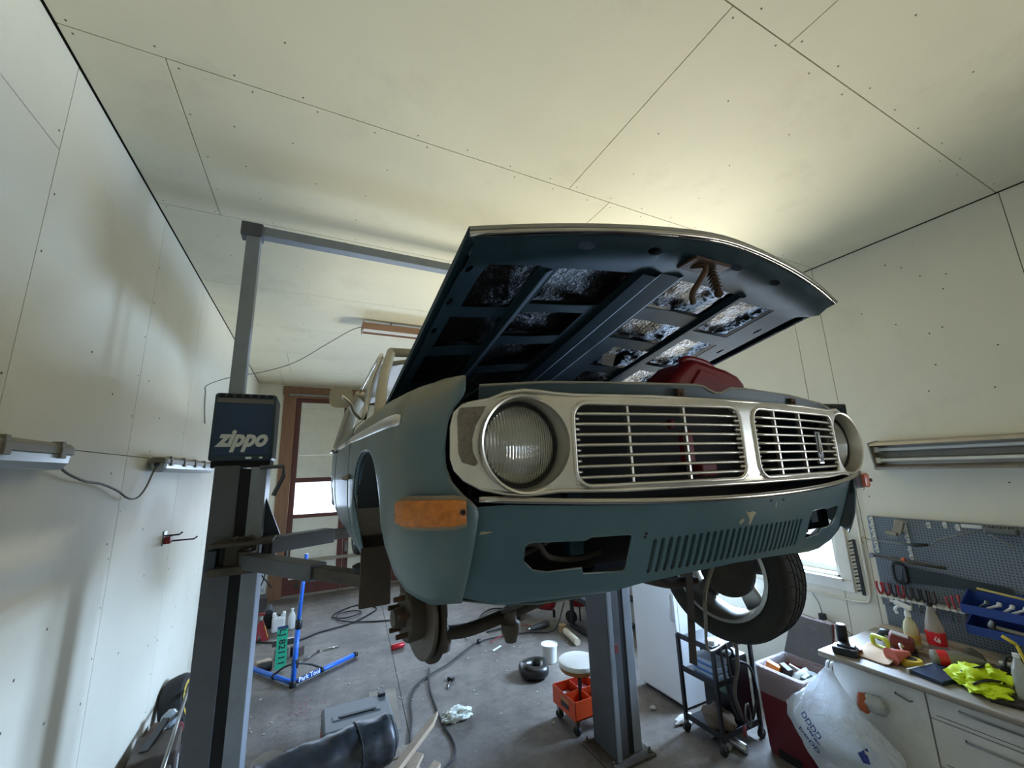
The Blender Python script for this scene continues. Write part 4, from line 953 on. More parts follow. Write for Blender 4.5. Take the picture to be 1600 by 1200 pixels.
# ------------------------------------------------------------------ pegboard and what hangs on it
def pegmat():
    m = bpy.data.materials.new('perforated_grey_steel'); m.use_nodes = True; n = m.node_tree.nodes; l = m.node_tree.links; b = n['Principled BSDF']
    tc = n.new('ShaderNodeTexCoord'); sp = n.new('ShaderNodeSeparateXYZ'); l.new(tc.outputs['Object'], sp.inputs[0]); ds = []
    for ax in ('Y', 'Z'):
        a = n.new('ShaderNodeMath'); a.operation = 'MULTIPLY'; a.inputs[1].default_value = 55; l.new(sp.outputs[ax], a.inputs[0])
        f = n.new('ShaderNodeMath'); f.operation = 'FRACT'; l.new(a.outputs[0], f.inputs[0])
        s = n.new('ShaderNodeMath'); s.operation = 'SUBTRACT'; s.inputs[1].default_value = .5; l.new(f.outputs[0], s.inputs[0])
        p = n.new('ShaderNodeMath'); p.operation = 'POWER'; p.inputs[1].default_value = 2; q = n.new('ShaderNodeMath'); q.operation = 'ABSOLUTE'
        l.new(s.outputs[0], q.inputs[0]); l.new(q.outputs[0], p.inputs[0]); ds.append(p)
    ad = n.new('ShaderNodeMath'); ad.operation = 'ADD'; l.new(ds[0].outputs[0], ad.inputs[0]); l.new(ds[1].outputs[0], ad.inputs[1])
    lt_ = n.new('ShaderNodeMath'); lt_.operation = 'LESS_THAN'; lt_.inputs[1].default_value = .055; l.new(ad.outputs[0], lt_.inputs[0])
    x = n.new('ShaderNodeMix'); x.data_type = 'RGBA'; x.inputs[6].default_value = lin('#6b747d'); x.inputs[7].default_value = lin('#2b3034'); l.new(lt_.outputs[0], x.inputs['Factor'])
    l.new(x.outputs[2], b.inputs['Base Color']); b.inputs['Roughness'].default_value = .5; return m
peg = thing('pegboard', 'grey perforated steel tool board on the right wall', 'pegboard', (4.18, 1.1, .89))
XP = 4.175
MB().bb((XP, .30, .885), (4.208, 1.87, 1.725)).build('board', pegmat(), peg, bev=.003)
hk = M('white_hook', '#c8c8c2', .45)
hooks = [(1.84, 1.70 - k * .047) for k in range(6)] + [(1.63, 1.68 - k * .047) for k in range(6)] + [(1.49, 1.69), (1.335, 1.69), (1.40, 1.70)]
for y, z in hooks:
    MB().bb((XP - .004, y - .010, z - .022), (XP, y + .010, z + .022)).tube([(XP, y, z), (XP - .03, y, z - .004), (XP - .036, y, z + .014)], .005, 6).build('hook', hk, peg)
def simple(name, label, cat, loc, group=None): return thing(name, label, cat, loc, group)
t = simple('scraper', 'grey putty scraper hanging on the upper left of the pegboard', 'scraper', (4.1, 1.68, 1.64))
MB().box((4.13, 1.655, 1.665), (.03, .055, .10), rx=.35).build('handle', M('grey_card', '#87806f', .6), t, bev=.004)
for k in range(6): MB().bb((4.115, 1.675 + k * .010, 1.575), (4.118, 1.680 + k * .010, 1.615)).build('tine', steel, t)
MB().box((4.125, 1.705, 1.615), (.035, .07, .03), rx=.1).build('head', M('grey_card', '#87806f', .6), t, bev=.004)
t = simple('pry_bar', 'thin steel pry bar with tan hooked end, lying across the pegboard hooks', 'pry bar', (4.12, 1.75, 1.54))
MB().tube(bez([(4.12, 1.86, 1.545), (4.12, 1.74, 1.545), (4.12, 1.63, 1.54)], 4), .005, 8).build('shaft', steel, t, smooth=180)
MB().tube(bez([(4.12, 1.865, 1.545), (4.12, 1.90, 1.56), (4.12, 1.915, 1.54), (4.12, 1.905, 1.51)], 4), .007, 6, flat=.5).build('hooked_end', M('tan_enamel', '#a58b5e', .5), t, smooth=180)
MB().tube([(4.12, 1.63, 1.54), (4.12, 1.56, 1.545), (4.12, 1.50, 1.555)], .011, 8, rs=[.006, .013, .008]).build('handle', blackp, t, smooth=180)
t = simple('breaker_bar', 'long dark wrench with an orange dot across the pegboard', 'wrench', (4.12, 1.65, 1.41))
MB().tube([(4.12, 1.86, 1.425), (4.12, 1.62, 1.41), (4.12, 1.43, 1.405)], .010, 8, rs=[.008, .012, .010]).build('shaft', greasy, t, smooth=180)
MB().lathe([(.018, -.012), (.018, .012)], (4.12, 1.865, 1.425), (1, 0, 0), n=10).build('head', steel, t, smooth=40)
MB().lathe([(.014, -.01), (.014, .01)], (4.12, 1.665, 1.425), (0, 1, 0), n=10).build('orange_ring', M('orange_mark', '#d2643c', .5), t, smooth=40)
t = simple('saw', 'black-handled hand saw hanging flat on the pegboard', 'saw', (4.14, 1.5, 1.30))
MB().prism([(1.72, 1.25), (1.70, 1.37), (1.15, 1.33), (1.14, 1.29)], lambda y, z: (4.160, y, z), lambda y, z: (4.162, y, z)).build('blade', M('dark_blade', '#3a4042', .4, .6), t)
b = MB(); P = [(4.15, y, z) for y, z in rrect(1.68, 1.245, 1.755, 1.385, .03, 4)]; b.tube(P + P[:1], .011, 8, cap=False).build('handle', blackp, t, smooth=180)
t = simple('caulking_gun', 'caulking gun hung along the top edge of the pegboard', 'caulking gun', (4.1, 1.2, 1.69))
MB().tube([(4.11, 1.475, 1.56), (4.11, 1.44, 1.60), (4.11, 1.20, 1.695)], .005, 6).build('rod', steel, t, smooth=180)
MB().bb((4.09, 1.04, 1.675), (4.15, 1.19, 1.715)).build('frame', M('gun_grey', '#5d5f5c', .4, .5), t, bev=.008)
for k in range(6): MB().ring((4.12, 1.08 + k * .018, 1.70), (0, 1, 0), .022, .004, 14, 6).build('coil', steel, t, smooth=180)
MB().bb((4.12, 1.20, 1.70), (4.13, 1.30, 1.722)).build('bracket', hk, t)
MB().tube(bez([(4.10, 1.17, 1.675), (4.10, 1.12, 1.64), (4.10, 1.08, 1.60)], 4), .006, 6).build('trigger', steel, t, smooth=180)
t = simple('shears', 'steel shears at the right edge of the pegboard', 'shears', (4.1, 1.0, 1.68))
MB().tube([(4.12, 1.04, 1.74), (4.12, .98, 1.66), (4.12, .93, 1.6)], .012, 6, rs=[.004, .014, .012], flat=.4).build('blade', steel, t, smooth=180)
MB().tube([(4.12, .97, 1.60), (4.12, .90, 1.56)], .01, 6).build('handle', blackp, t, smooth=180)
# pliers rail
t = simple('tool_rail', 'white slotted tool rail across the middle of the pegboard', 'tool rail', (4.14, 1.6, 1.135))
MB().bb((4.085, 1.375, 1.13), (4.175, 1.87, 1.138)).build('shelf', hk, t, bev=.001)
for k in range(14): MB().bb((4.080, 1.38 + k * .035, 1.128), (4.087, 1.405 + k * .035, 1.145)).build('slot_tab', hk, t)
rp_ = ['#a3202a', '#7d1c26', '#2a2324', '#8c2630', '#3a3232', '#241f20', '#1d1d1f', '#4a3a36']
nm = ['bright red handles, leftmost', 'dark red handles, second from the left', 'black handles, third from the left', 'red handles, fourth from the left', 'brown handles, fifth from the left', 'black handles, sixth from the left', 'black handles, seventh from the left', 'brown handles, rightmost']
for k in range(8):
    y = 1.845 - k * .044; t = simple('pliers', nm[k].split(',')[0] + ' pliers,' + nm[k].split(',')[1] + ' on the pegboard rail', 'pliers', (4.10, y, 1.14), 'pliers on the tool rail')
    hm = M('plier_grip_%d' % k, rp_[k], .45)
    for q in (-1, 1):
        MB().tube(bez([(4.105, y + q * .004, 1.145), (4.10, y + q * .016, 1.18), (4.095, y + q * .014, 1.235)], 4), .007, 8).build('grip', hm, t, smooth=180)
        MB().tube([(4.105, y + q * .005, 1.145), (4.11, y + q * .003, 1.10), (4.115, y - q * .008, 1.06)], .005, 6, rs=[.005, .006, .002]).build('jaw', steel, t, smooth=180)
for k, y in enumerate((1.455, 1.425, 1.39)):
    t = simple('screwdriver', ('first', 'second', 'third')[k] + ' red-handled screwdriver from the left in the pegboard rail', 'screwdriver', (4.09, y, 1.14), 'screwdrivers in the tool rail')
    MB().tube([(4.095, y, 1.135), (4.095, y, 1.16), (4.09, y + .004, 1.205), (4.09, y + .004, 1.22 + .012 * k)], .009, 8, rs=[.006, .009, .008, .010]).build('handle', M('driver_red', '#a5484c', .4), t, smooth=180)
    MB().tube([(4.095, y, 1.135), (4.098, y - .004, 1.06)], .003, 6).build('blade', steel, t, smooth=180)
blu = M('tray_blue', '#1f3f8f', .45, var=.08)
def tray(z, y0, name_l):
    t = simple('tool_tray', name_l, 'tray', (4.06, .9, z), 'blue trays on the pegboard')
    MB().bb((3.98, .45, z), (XP, y0, z + .006)).build('tray_floor', blu, t)
    MB().bb((3.978, .45, z), (3.985, y0, z + .055)).build('tray_front', blu, t, bev=.002)
    MB().prism([(3.978, z), (XP, z), (XP, z + .13), (3.978, z + .055)], lambda x, zz: (x, y0, zz), lambda x, zz: (x, y0 + .006, zz)).build('tray_end', blu, t)
    MB().bb((XP - .006, .45, z), (XP, y0, z + .13)).build('tray_back', blu, t)
    return t
tray(1.165, 1.35, 'upper blue tool tray on the pegboard, holding sprues and a yellow lath'); tray(1.04, 1.345, 'lower blue tool tray on the pegboard, holding a hammer')
t = MB().tube([(4.10, 1.29, 1.31), (4.06, .8, 1.27)], .014, 8, flat=.5).build('yellow_lath', M('yellow_wood', '#b5a35c', .6), smooth=180, loc=(4.08, 1.05, 1.29)); tag(t, 'yellow lath sticking out above the upper blue tray', 'lath')
for k in range(4):
    t = MB().tube([(4.06, 1.31 - k * .055, 1.18 + .02 * (k % 2)), (4.05, 1.25 - k * .055, 1.235)], .008, 8).lathe([(.012, 0), (.012, .02), (.006, .024)], (4.05, 1.25 - k * .055, 1.232), (0, -.3, 1), n=10).build('spray_nozzle', tubew if k else steel, smooth=40, loc=(4.05, 1.28 - k * .055, 1.2))
    tag(t, ('steel', 'first white', 'second white', 'third white')[k] + ' nozzle counted from the left in the upper blue tray', 'nozzle', 'nozzles in the blue tray')
t = simple('hammer', 'pale-handled hammer lying in the lower blue tray', 'hammer', (4.05, 1.1, 1.08))
MB().tube([(4.05, 1.23, 1.095), (4.04, .8, 1.075)], .013, 8).build('handle', M('ash_wood', '#b8a98a', .6), t, smooth=180)
MB().tube([(4.05, 1.25, 1.055), (4.05, 1.255, 1.10), (4.05, 1.24, 1.135)], .022, 10, rs=[.02, .02, .012]).build('head', steel, t, smooth=50)

# ------------------------------------------------------------------ workbench
lam = M('cabinet_white', '#cfccc3', .5, var=.05, vs=2, dirt=('#8c8779', .35, 2.2))
topm = M('worn_worktop', '#8b8379', .5, var=.2, vs=3, dirt=('#5b5248', .4, 4), stretch=(6, 1, 1))
crk = M('crack_dark', '#4b463d', .8, var=0)
wt = MB().prism(rrect(3.335, .825, 4.17, .862, .014, 4), lambda x, z: (x, -.9, z), lambda x, z: (x, 1.955, z)).build('worktop', topm, loc=(3.7, .5, .84)); tag(wt, 'worn grey-brown laminate worktop along the right wall', 'worktop')
def cabinet(y0, y1, kind, label):
    t = thing('base_cabinet', label, 'cabinet', (3.8, (y0 + y1) / 2, 0), 'white base cabinets under the worktop')
    MB().bb((3.44, y0, .08), (4.15, y1, .822)).bb((3.50, y0, 0), (4.15, y1, .08)).build('carcass', lam, t)
    g = .003
    if kind == 'drawer':
        for z0, z1 in ((.67, .815), (.42, .664), (.09, .414)):
            d = MB().bb((3.42, y0 + g, z0), (3.44, y1 - g, z1)).build('drawer', lam, t, bev=.002)
            zz = z1 - .055 if z1 > .8 else z1 - .05
            MB().tube([(3.42, y0 + .10, zz), (3.40, y0 + .105, zz), (3.40, y1 - .145, zz), (3.42, y1 - .14, zz)], .005, 8).build('handle', steel, d, smooth=180)
            MB().bb((3.418, y0 + .03, z0 + .02), (3.421, y1 - .03, z0 + .023)).build('front_groove', crk, d)
    else:
        d = MB().bb((3.42, y0 + g, .09), (3.44, y1 - g, .815)).build('cabinet_door', lam, t, bev=.002)
        MB().tube([(3.42, y0 + .07, .72), (3.40, y0 + .075, .72), (3.40, y0 + .145, .735), (3.42, y0 + .15, .735)], .005, 8).build('handle', steel, d, smooth=180)
    return t
cabinet(1.42, 1.92, 'door', 'white base cabinet with a single door at the left end of the worktop')
cabinet(.82, 1.417, 'drawer', 'white drawer cabinet with steel bar handles, second from the worktop end')
cabinet(.22, .817, 'drawer', 'white drawer cabinet at the right picture edge, third from the worktop end')
plk = M('pale_plank', '#a89a88', .65, var=.2, vs=4, stretch=(10, .8, 10), dirt=('#6a6055', .3, 5))
for k, (x, z, w, h, lb_) in enumerate(((4.10, .862, .09, .05, 'pale timber batten at the foot of the pegboard, nearest the wall'), (4.00, .862, .08, .035, 'pale timber batten on the worktop, second from the pegboard'), (3.90, .862, .10, .016, 'thin pale board on the worktop, third from the pegboard'))):
    o = MB().bb((x - w / 2, -.5, z), (x + w / 2, 1.88 - .05 * k, z + h)).build('timber_batten', plk, bev=.003, loc=(x, .7, z)); tag(o, lb_, 'timber')
    e = MB().bb((x - w / 2 + .004, 1.88 - .05 * k, z + .004), (x + w / 2 - .004, 1.884 - .05 * k, z + h - .004)).build('yellow_end', M('yellow_end', '#b59b3d', .6), o)
ZT = .8625
# battery with charger and drink can
t = thing('battery_pack', 'black cordless tool battery lying at the worktop end', 'battery', (3.43, 1.82, ZT))
MB().box((3.43, 1.82, ZT + .025), (.10, .14, .05), rz=.3).build('case', blackp, t, bev=.012)
MB().box((3.44, 1.815, ZT + .055), (.06, .10, .016), rz=.3).build('slide_rail', M('dark_grey_pl', '#2e2f33', .4), t, bev=.004)
MB().box((3.50, 1.78, ZT + .02), (.03, .05, .03), rz=.3).build('red_latch', M('latch_red', '#7c2529', .4), t, bev=.004)
def can(name, label, loc, rot, body, group=None, h=.168, r=.033):
    t = thing(name, label, 'can', (0, 0, 0), group)
    MB().lathe([(.022, 0), (r - .006, .002), (r, .012), (r, h - .018), (r - .007, h - .004), (r - .008, h)], n=24).build('can_body', body, t, smooth=40)
    MB().lathe([(r - .008, h - .002), (r - .007, h), (r - .011, h - .004), (0, h - .004)], n=24).build('can_lid', steel, t, smooth=40)
    MB().box((.006, 0, h - .0025), (.018, .012, .0015)).build('pull_tab', steel, t)
    return place(t, loc, *rot) if isinstance(rot, tuple) else place(t, loc, rot)
bk = M('can_black', '#14151b', .3, .4, var=.3, vs=30)
can('drink_can', 'tall black drink can standing behind the battery on the worktop', (3.50, 1.86, ZT + 0), 0, bk)
t = thing('spring_clamp', 'lime green plastic clamp among the clutter on the worktop', 'clamp', (3.70, 1.73, ZT))
lime = M('lime_plastic', '#b9c93a', .4, var=.08)
P = [(3.70 + a * .3, 1.73 + a, ZT + .05 + b) for a, b in rrect(-.05, -.03, .05, .035, .02, 4)]
MB().tube(P + P[:1], .014, 8, cap=False).build('body', lime, t, smooth=180)
MB().bb((3.68, 1.68, ZT), (3.74, 1.78, ZT + .022)).build('foot', blackp, t, bev=.005)
t = thing('orbital_sander', 'dark red power tool with grey pad, between the clamp and the spray bottle', 'power tool', (3.78, 1.64, ZT))
MB().box((3.78, 1.64, ZT + .07), (.11, .13, .09), rz=.4, rx=.2).build('housing', M('maroon_plastic', '#6e2a2e', .4, var=.15), t, bev=.02)
MB().box((3.77, 1.64, ZT + .118), (.07, .09, .01), rz=.4, rx=.2).build('label_plate', M('label_grey', '#a79c94', .5), t, bev=.003)
MB().box((3.78, 1.64, ZT + .012), (.12, .15, .024), rz=.4).build('pad', blackp, t, bev=.006)
MB().tube([(3.80, 1.70, ZT + .10), (3.83, 1.76, ZT + .09), (3.84, 1.80, ZT + .03)], .022, 10).build('handle', blackp, t, smooth=180)
t = MB().grid([[(3.44 + .10 * i + .01 * math.sin(j * 1.3), 1.80 - .075 * j, ZT + .004 + .035 * math.sin(i * 1.6) * (j % 2) + .012 * i) for i in range(4)] for j in range(4)]).build('kraft_paper', M('kraft_paper', '#9c7d55', .8), smooth=180, solid=.0015, sub=1, loc=(3.55, 1.7, ZT)); tag(t, 'crumpled brown paper sheet at the front of the worktop', 'paper')
t = MB().lathe([(.052, 0), (.048, .002), (.012, .13), (.005, .132)], (3.52, 1.60, ZT + .045), (.45, -.2, .05), n=20).build('sanding_cone', M('salmon_paper', '#c4675a', .7), smooth=40, loc=(3.52, 1.6, ZT + .045)); tag(t, 'salmon pink paper cone lying on the worktop edge', 'cone')
t = thing('tape_measure', 'yellow tape tool with black centre beside the dark booklet', 'tape measure', (3.60, 1.53, ZT))
MB().lathe([(.03, 0), (.055, .002), (.058, .02), (.055, .04), (.03, .042)], (3.60, 1.53, ZT), (0, 0, 1), n=24).build('case', M('tape_yellow', '#c9a92f', .45), t, smooth=40)
MB().lathe([(.0, .0), (.032, .0), (.032, .045), (0, .046)], (3.60, 1.53, ZT), n=20).build('hub', blackp, t, smooth=40)
t = MB().tube(bez([(3.62, 1.57, ZT + .05), (3.66, 1.60, ZT + .09), (3.70, 1.60, ZT + .07)], 4), .007, 6).build('wire_end', cw, smooth=180, loc=(3.65, 1.59, ZT + .05)); tag(t, 'short white wire loop above the yellow tape tool', 'wire')
def bottle(name, label, loc, prof, mat, cat='bottle', group=None, cap=None, capm=None, band=None, bandm=None):
    t = thing(name, label, cat, loc, group); c = Vector(loc)
    MB().lathe(prof, c, n=24).build('bottle_body', mat, t, smooth=50)
    if cap: MB().lathe(cap, c, n=16).build('cap', capm, t, smooth=40)
    if band: MB().lathe(band, c, n=24).build('label_band', bandm, t, smooth=40)
    return t
plw = M('clear_plastic', '#d8dcd8', .15, var=.03, trans=.55); opq = M('opaque_white_plastic', '#d9dbd8', .4, var=.04)
# spray bottle
t = bottle('spray_bottle', 'white trigger spray bottle standing on the worktop', (3.90, 1.62, ZT + .016), [(.035, 0), (.042, .01), (.042, .12), (.034, .16), (.016, .19), (.015, .205)], M('pale_liquid', '#ddd6ae', .25, var=.05, trans=.3), 'spray bottle', None, [(.018, .20), (.018, .225), (.012, .235), (.012, .25)], opq, [(.0425, .03), (.0428, .03), (.0428, .09), (.0425, .09)], M('spray_label', '#c9b15a', .5, var=.4, vs=20))
MB().box((3.895, 1.635, ZT + .285), (.028, .10, .034), rx=.25).build('trigger_head', opq, t, bev=.01)
MB().tube(bez([(3.895, 1.66, ZT + .275), (3.893, 1.685, ZT + .25), (3.893, 1.675, ZT + .22)], 4), .007, 6, flat=1.5).build('trigger', opq, t, smooth=180)
MB().lathe([(.009, 0), (.009, .018), (.004, .02)], (3.895, 1.685, ZT + .298), (0, 1, .25), n=10).build('nozzle', opq, t, smooth=40)
# cola bottle with red label
coke = M('label_red', '#d0202c', .4, var=.08)
t = bottle('soda_bottle', 'clear soda bottle with red label and black cap standing by the pegboard', (3.93, 1.50, ZT + .016), [(.045, 0), (.05, .012), (.05, .15), (.046, .18), (.030, .24), (.016, .285), (.014, .30)], M('bottle_clear', '#cfc9c0', .1, var=.02, trans=.6), 'bottle', None, [(.017, .295), (.017, .318), (0, .319)], blackp, [(.0515, .055), (.0518, .055), (.0518, .14), (.0515, .14)], coke)
text('cola_script', 'Coca-Cola', .045, M('script_white', '#f0ece6', .4, var=0), t, basis((3.93 - .050, 1.495, ZT + .115), (-.35, -.94, 0), (0, 0, 1)), .001, .3, .0006, .075)
t = thing('lying_bottle', 'second red-labelled bottle lying behind the dark booklet', 'bottle', (3.78, 1.42, ZT))
ax = Vector((.5, -.7, .05)); c = Vector((3.72, 1.47, ZT + .046))
MB().lathe([(.03, 0), (.045, .01), (.045, .15), (.03, .20), (.014, .24), (.014, .25)], c, ax, n=24).build('bottle_body', M('grey_bottle', '#9c9a90', .3, var=.1, trans=.3), t, smooth=50)
MB().lathe([(.0458, .03), (.0458, .08)], c, ax, n=24, cap=False).build('label_band', coke, t, smooth=40)
t = MB().box((3.57, 1.395, ZT + .012), (.24, .18, .024), rz=-.18).build('booklet', M('navy_cover', '#1b2b45', .35, var=.25, vs=9), bev=.002, loc=(3.58, 1.39, ZT)); tag(t, 'dark navy boxed booklet lying flat on the worktop', 'booklet')
MB().box((3.565, 1.475, ZT + .013), (.23, .012, .026), rz=-.18).build('spine_label', M('spine_white', '#b9b4ac', .5), t)
# hi-vis vest
hv = M('hivis_yellow', '#cfe616', .65, var=.12, vs=5)
t = thing('safety_vest', 'crumpled bright yellow hi-vis vest on the worktop', 'vest', (3.62, 1.22, ZT))
crumple('vest_cloth', hv, t, (3.60, 1.24, ZT + .045), (.11, .085, .055), .55, 3, 4); crumple('vest_fold', hv, t, (3.65, 1.18, ZT + .055), (.09, .075, .05), .6, 8, 4); crumple('vest_flap', hv, t, (3.52, 1.17, ZT + .03), (.085, .085, .032), .5, 12, 4)
for P in ([(3.53, 1.27, ZT + .08), (3.58, 1.22, ZT + .105), (3.64, 1.20, ZT + .11)], [(3.45, 1.20, ZT + .06), (3.54, 1.16, ZT + .075), (3.62, 1.10, ZT + .06)]): MB().tube(bez(P, 5), .007, 6).build('dark_piping', blackp, t, smooth=180)
t = thing('ear_defenders', 'black ear defenders lying behind the yellow vest', 'ear defenders', (3.78, 1.12, ZT))
for yy in (1.16, 1.05): MB().lathe([(.02, 0), (.04, .004), (.045, .03), (.03, .045), (0, .047)], (3.76, yy, ZT + .045), (1, .1, .1), n=20).build('ear_cup', blackp, t, smooth=40)
MB().tube(bez([(3.78, 1.16, ZT + .08), (3.80, 1.14, ZT + .15), (3.80, 1.08, ZT + .15), (3.78, 1.05, ZT + .08)], 5), .008, 6).build('headband', blackp, t, smooth=180)
t = MB().lathe([(.03, 0), (.035, .01), (.035, .13), (.02, .15), (.012, .16)], (3.93, 1.22, ZT + .05), (.2, -1, .05), n=20).build('spray_can', steel, smooth=40, loc=(3.9, 1.15, ZT + .05)); tag(t, 'steel aerosol lying behind the ear defenders', 'aerosol can')
crumple('grey_glove', M('glove_grey', '#55564f', .8, var=.2), None, (3.90, 1.33, ZT + .05), (.05, .05, .05), .5, 5, 3, loc=(3.90, 1.33, ZT)); tag(bpy.data.objects['grey_glove'], 'grey work glove bunched up behind the lying bottle', 'glove')
t = bottle('water_bottle', 'ribbed clear plastic bottle at the right picture edge', (3.60, 1.045, ZT), [(.03, 0), (.036, .008), (.034, .03), (.036, .05), (.034, .07), (.036, .09), (.034, .11), (.036, .13), (.03, .17), (.014, .21), (.013, .225)], plw, 'bottle', None, [(.015, .222), (.015, .24), (0, .241)], tubew)
t = MB().tube([(3.66, 1.10, ZT + .30), (3.66, 1.05, ZT + .27)], .010, 8).tube([(3.66, 1.05, ZT + .27), (3.68, 1.0, ZT + .02)], .008, 8).build('glue_nozzle', M('nozzle_yellow', '#d2b92c', .4), smooth=180, loc=(3.66, 1.06, ZT)); tag(t, 'yellow-tipped glue nozzle leaning behind the clear bottle', 'nozzle')
t = MB().box((3.50, 1.08, ZT + .01), (.10, .16, .02), rz=.3).build('dark_rag', M('rag_dark', '#2c2622', .9), bev=.006, loc=(3.5, 1.08, ZT)); tag(t, 'flat dark rag under the clear bottle', 'rag')
# ------------------------------------------------------------------ shopping bag, bin, trolley, freezer
def bagmat(tp=.12, nm='thin_white_film'):
    m = bpy.data.materials.new(nm); m.use_nodes = True; n = m.node_tree.nodes; l = m.node_tree.links; b = n['Principled BSDF']
    b.inputs['Base Color'].default_value = lin('#dfe2e4'); b.inputs['Roughness'].default_value = .35
    t = n.new('ShaderNodeBsdfTranslucent'); t.inputs[0].default_value = lin('#e8ecef'); tr = n.new('ShaderNodeBsdfTransparent')
    x = n.new('ShaderNodeMixShader'); x.inputs[0].default_value = .3; l.new(b.outputs[0], x.inputs[1]); l.new(t.outputs[0], x.inputs[2])
    y = n.new('ShaderNodeMixShader'); y.inputs[0].default_value = tp; tc = n.new('ShaderNodeTexCoord'); nt = n.new('ShaderNodeTexNoise'); nt.inputs['Scale'].default_value = 16; nt.inputs['Detail'].default_value = 3; nt.inputs['Distortion'].default_value = 2.5; l.new(tc.outputs['Object'], nt.inputs['Vector']); bp = n.new('ShaderNodeBump'); bp.inputs['Strength'].default_value = .8; bp.inputs['Distance'].default_value = .02; l.new(nt.outputs['Fac'], bp.inputs['Height']); l.new(bp.outputs[0], b.inputs['Normal']); l.new(bp.outputs[0], t.inputs['Normal']); l.new(x.outputs[0], y.inputs[1]); l.new(tr.outputs[0], y.inputs[2]); l.new(y.outputs[0], n['Material Output'].inputs['Surface']); return m
film = bagmat(.24); liner_m = bagmat(.68, 'bin_liner_film')
bagt = thing('shopping_bag', 'stuffed white plastic carrier bag with blue print hanging at the cabinet end', 'bag', (3.24, 1.86, .1))
rows = []; from mathutils import noise as nz2
prof2 = []
prof = [(.80, .012, 1.86), (.76, .03, 1.865), (.70, .06, 1.875), (.62, .11, 1.89), (.54, .155, 1.895), (.46, .185, 1.89), (.38, .20, 1.87), (.30, .195, 1.85), (.22, .17, 1.84), (.14, .12, 1.84), (.10, .05, 1.84), (.095, .005, 1.84)]
for (a, b), n_ in zip(zip(prof, prof[1:]), [2, 2, 3, 3, 3, 3, 3, 3, 3, 2, 1]):
    prof2 += [tuple(a[i] + (b[i] - a[i]) * k / n_ for i in range(3)) for k in range(n_)]
prof2.append(prof[-1])
for k, (z, rr, yc) in enumerate(prof2):
    row = []
    for j in range(56):
        a = 2 * PI * j / 56; q = Vector((math.cos(a) * 1.4, math.sin(a) * 1.4, z * 4))
        f = 1 + .30 * nz2.noise(q + Vector((3, 1, 2))) + .14 * (1 - 2 * abs(nz2.noise(q * 2.3))) + .07 * (1 - 2 * abs(nz2.noise(q * 5.0))) + .20 * abs(math.sin(a * 5 + z * 5)) * max(0, (z - .36)) * 2.2 + .04 * abs(math.sin(a * 11 + z * 20))
        x = 3.26 + .56 * rr * f * math.cos(a); y = yc + 1.12 * rr * f * math.sin(a)
        if y < 1.80 and .26 < z < .58: y -= .15 * (1 - abs(z - .42) / .16) * max(0, (1.80 - y) / .12) ** .6
        y += .10 * max(0, math.sin(a) - .55) * max(0, 1 - abs(z - .42) / .13)
        row.append((min(x, 3.395 if y < 2.04 else 3.275), y, z))
    rows.append(row)
bo_ = MB().grid(rows, closed=True).build('film', film, bagt, smooth=22)
for yy in (1.85, 1.875): MB().tube(bez([(3.26, yy, .78), (3.30, yy, .83), (3.40, yy + .01, .80)], 4), .009, 6, flat=.4).build('bag_handle', film, bagt, smooth=180)
bl = M('print_blue', '#2b3a7d', .5, var=0)
dx = Vector((0, -.72, -.69)); dy = Vector((0, -.69, .72))
for body, off, sz in (('DDDD', (1.965, .44), .05), ('verec', (1.955, .385), .045), ('DDDD', (2.0, .335), .05)):
    o = text('bag_print', body, sz, bl, bagt, basis((3.12, off[0], off[1]), dx, dy), .0, 0, .0008)
    md = o.modifiers.new('wrap', 'SHRINKWRAP'); md.target = bo_; md.wrap_method = 'PROJECT'; md.use_project_x = True; md.use_project_y = False; md.use_project_z = False; md.use_positive_direction = True; md.use_negative_direction = False; md.offset = .003
o = MB().grid([[(3.05, 1.70 - .01 * i - .004 * j, .42 - .012 * j + .009 * i * (1 - j / 6)) for i in range(5)] for j in range(5)]).build('blue_corner_mark', bl, bagt)
md = o.modifiers.new('wrap', 'SHRINKWRAP'); md.target = bo_; md.wrap_method = 'PROJECT'; md.use_project_x = True; md.use_project_y = False; md.use_project_z = False; md.use_positive_direction = True; md.use_negative_direction = False; md.offset = .003
crumple('bag_contents', M('crushed_contents', '#7d8a86', .5, var=.3, vs=8), bagt, (3.26, 1.87, .36), (.09, .17, .15), .3, 4, 3)
t = thing('clear_pouch', 'clear crinkled plastic pouch with orange contents behind the carrier bag', 'pouch', (3.37, 1.70, .62))
crumple('pouch_film', plw, t, (3.37, 1.68, .63), (.035, .07, .06), .4, 6, 3); crumple('orange_filling', M('orange_fill', '#a5522b', .5), t, (3.36, 1.735, .615), (.03, .035, .06), .2, 9, 3)
MB().tube([(3.415, 1.90, .80), (3.36, 1.90, .80), (3.36, 1.90, .76)], .004, 6).build('hang_hook', steel, t) if 0 else None

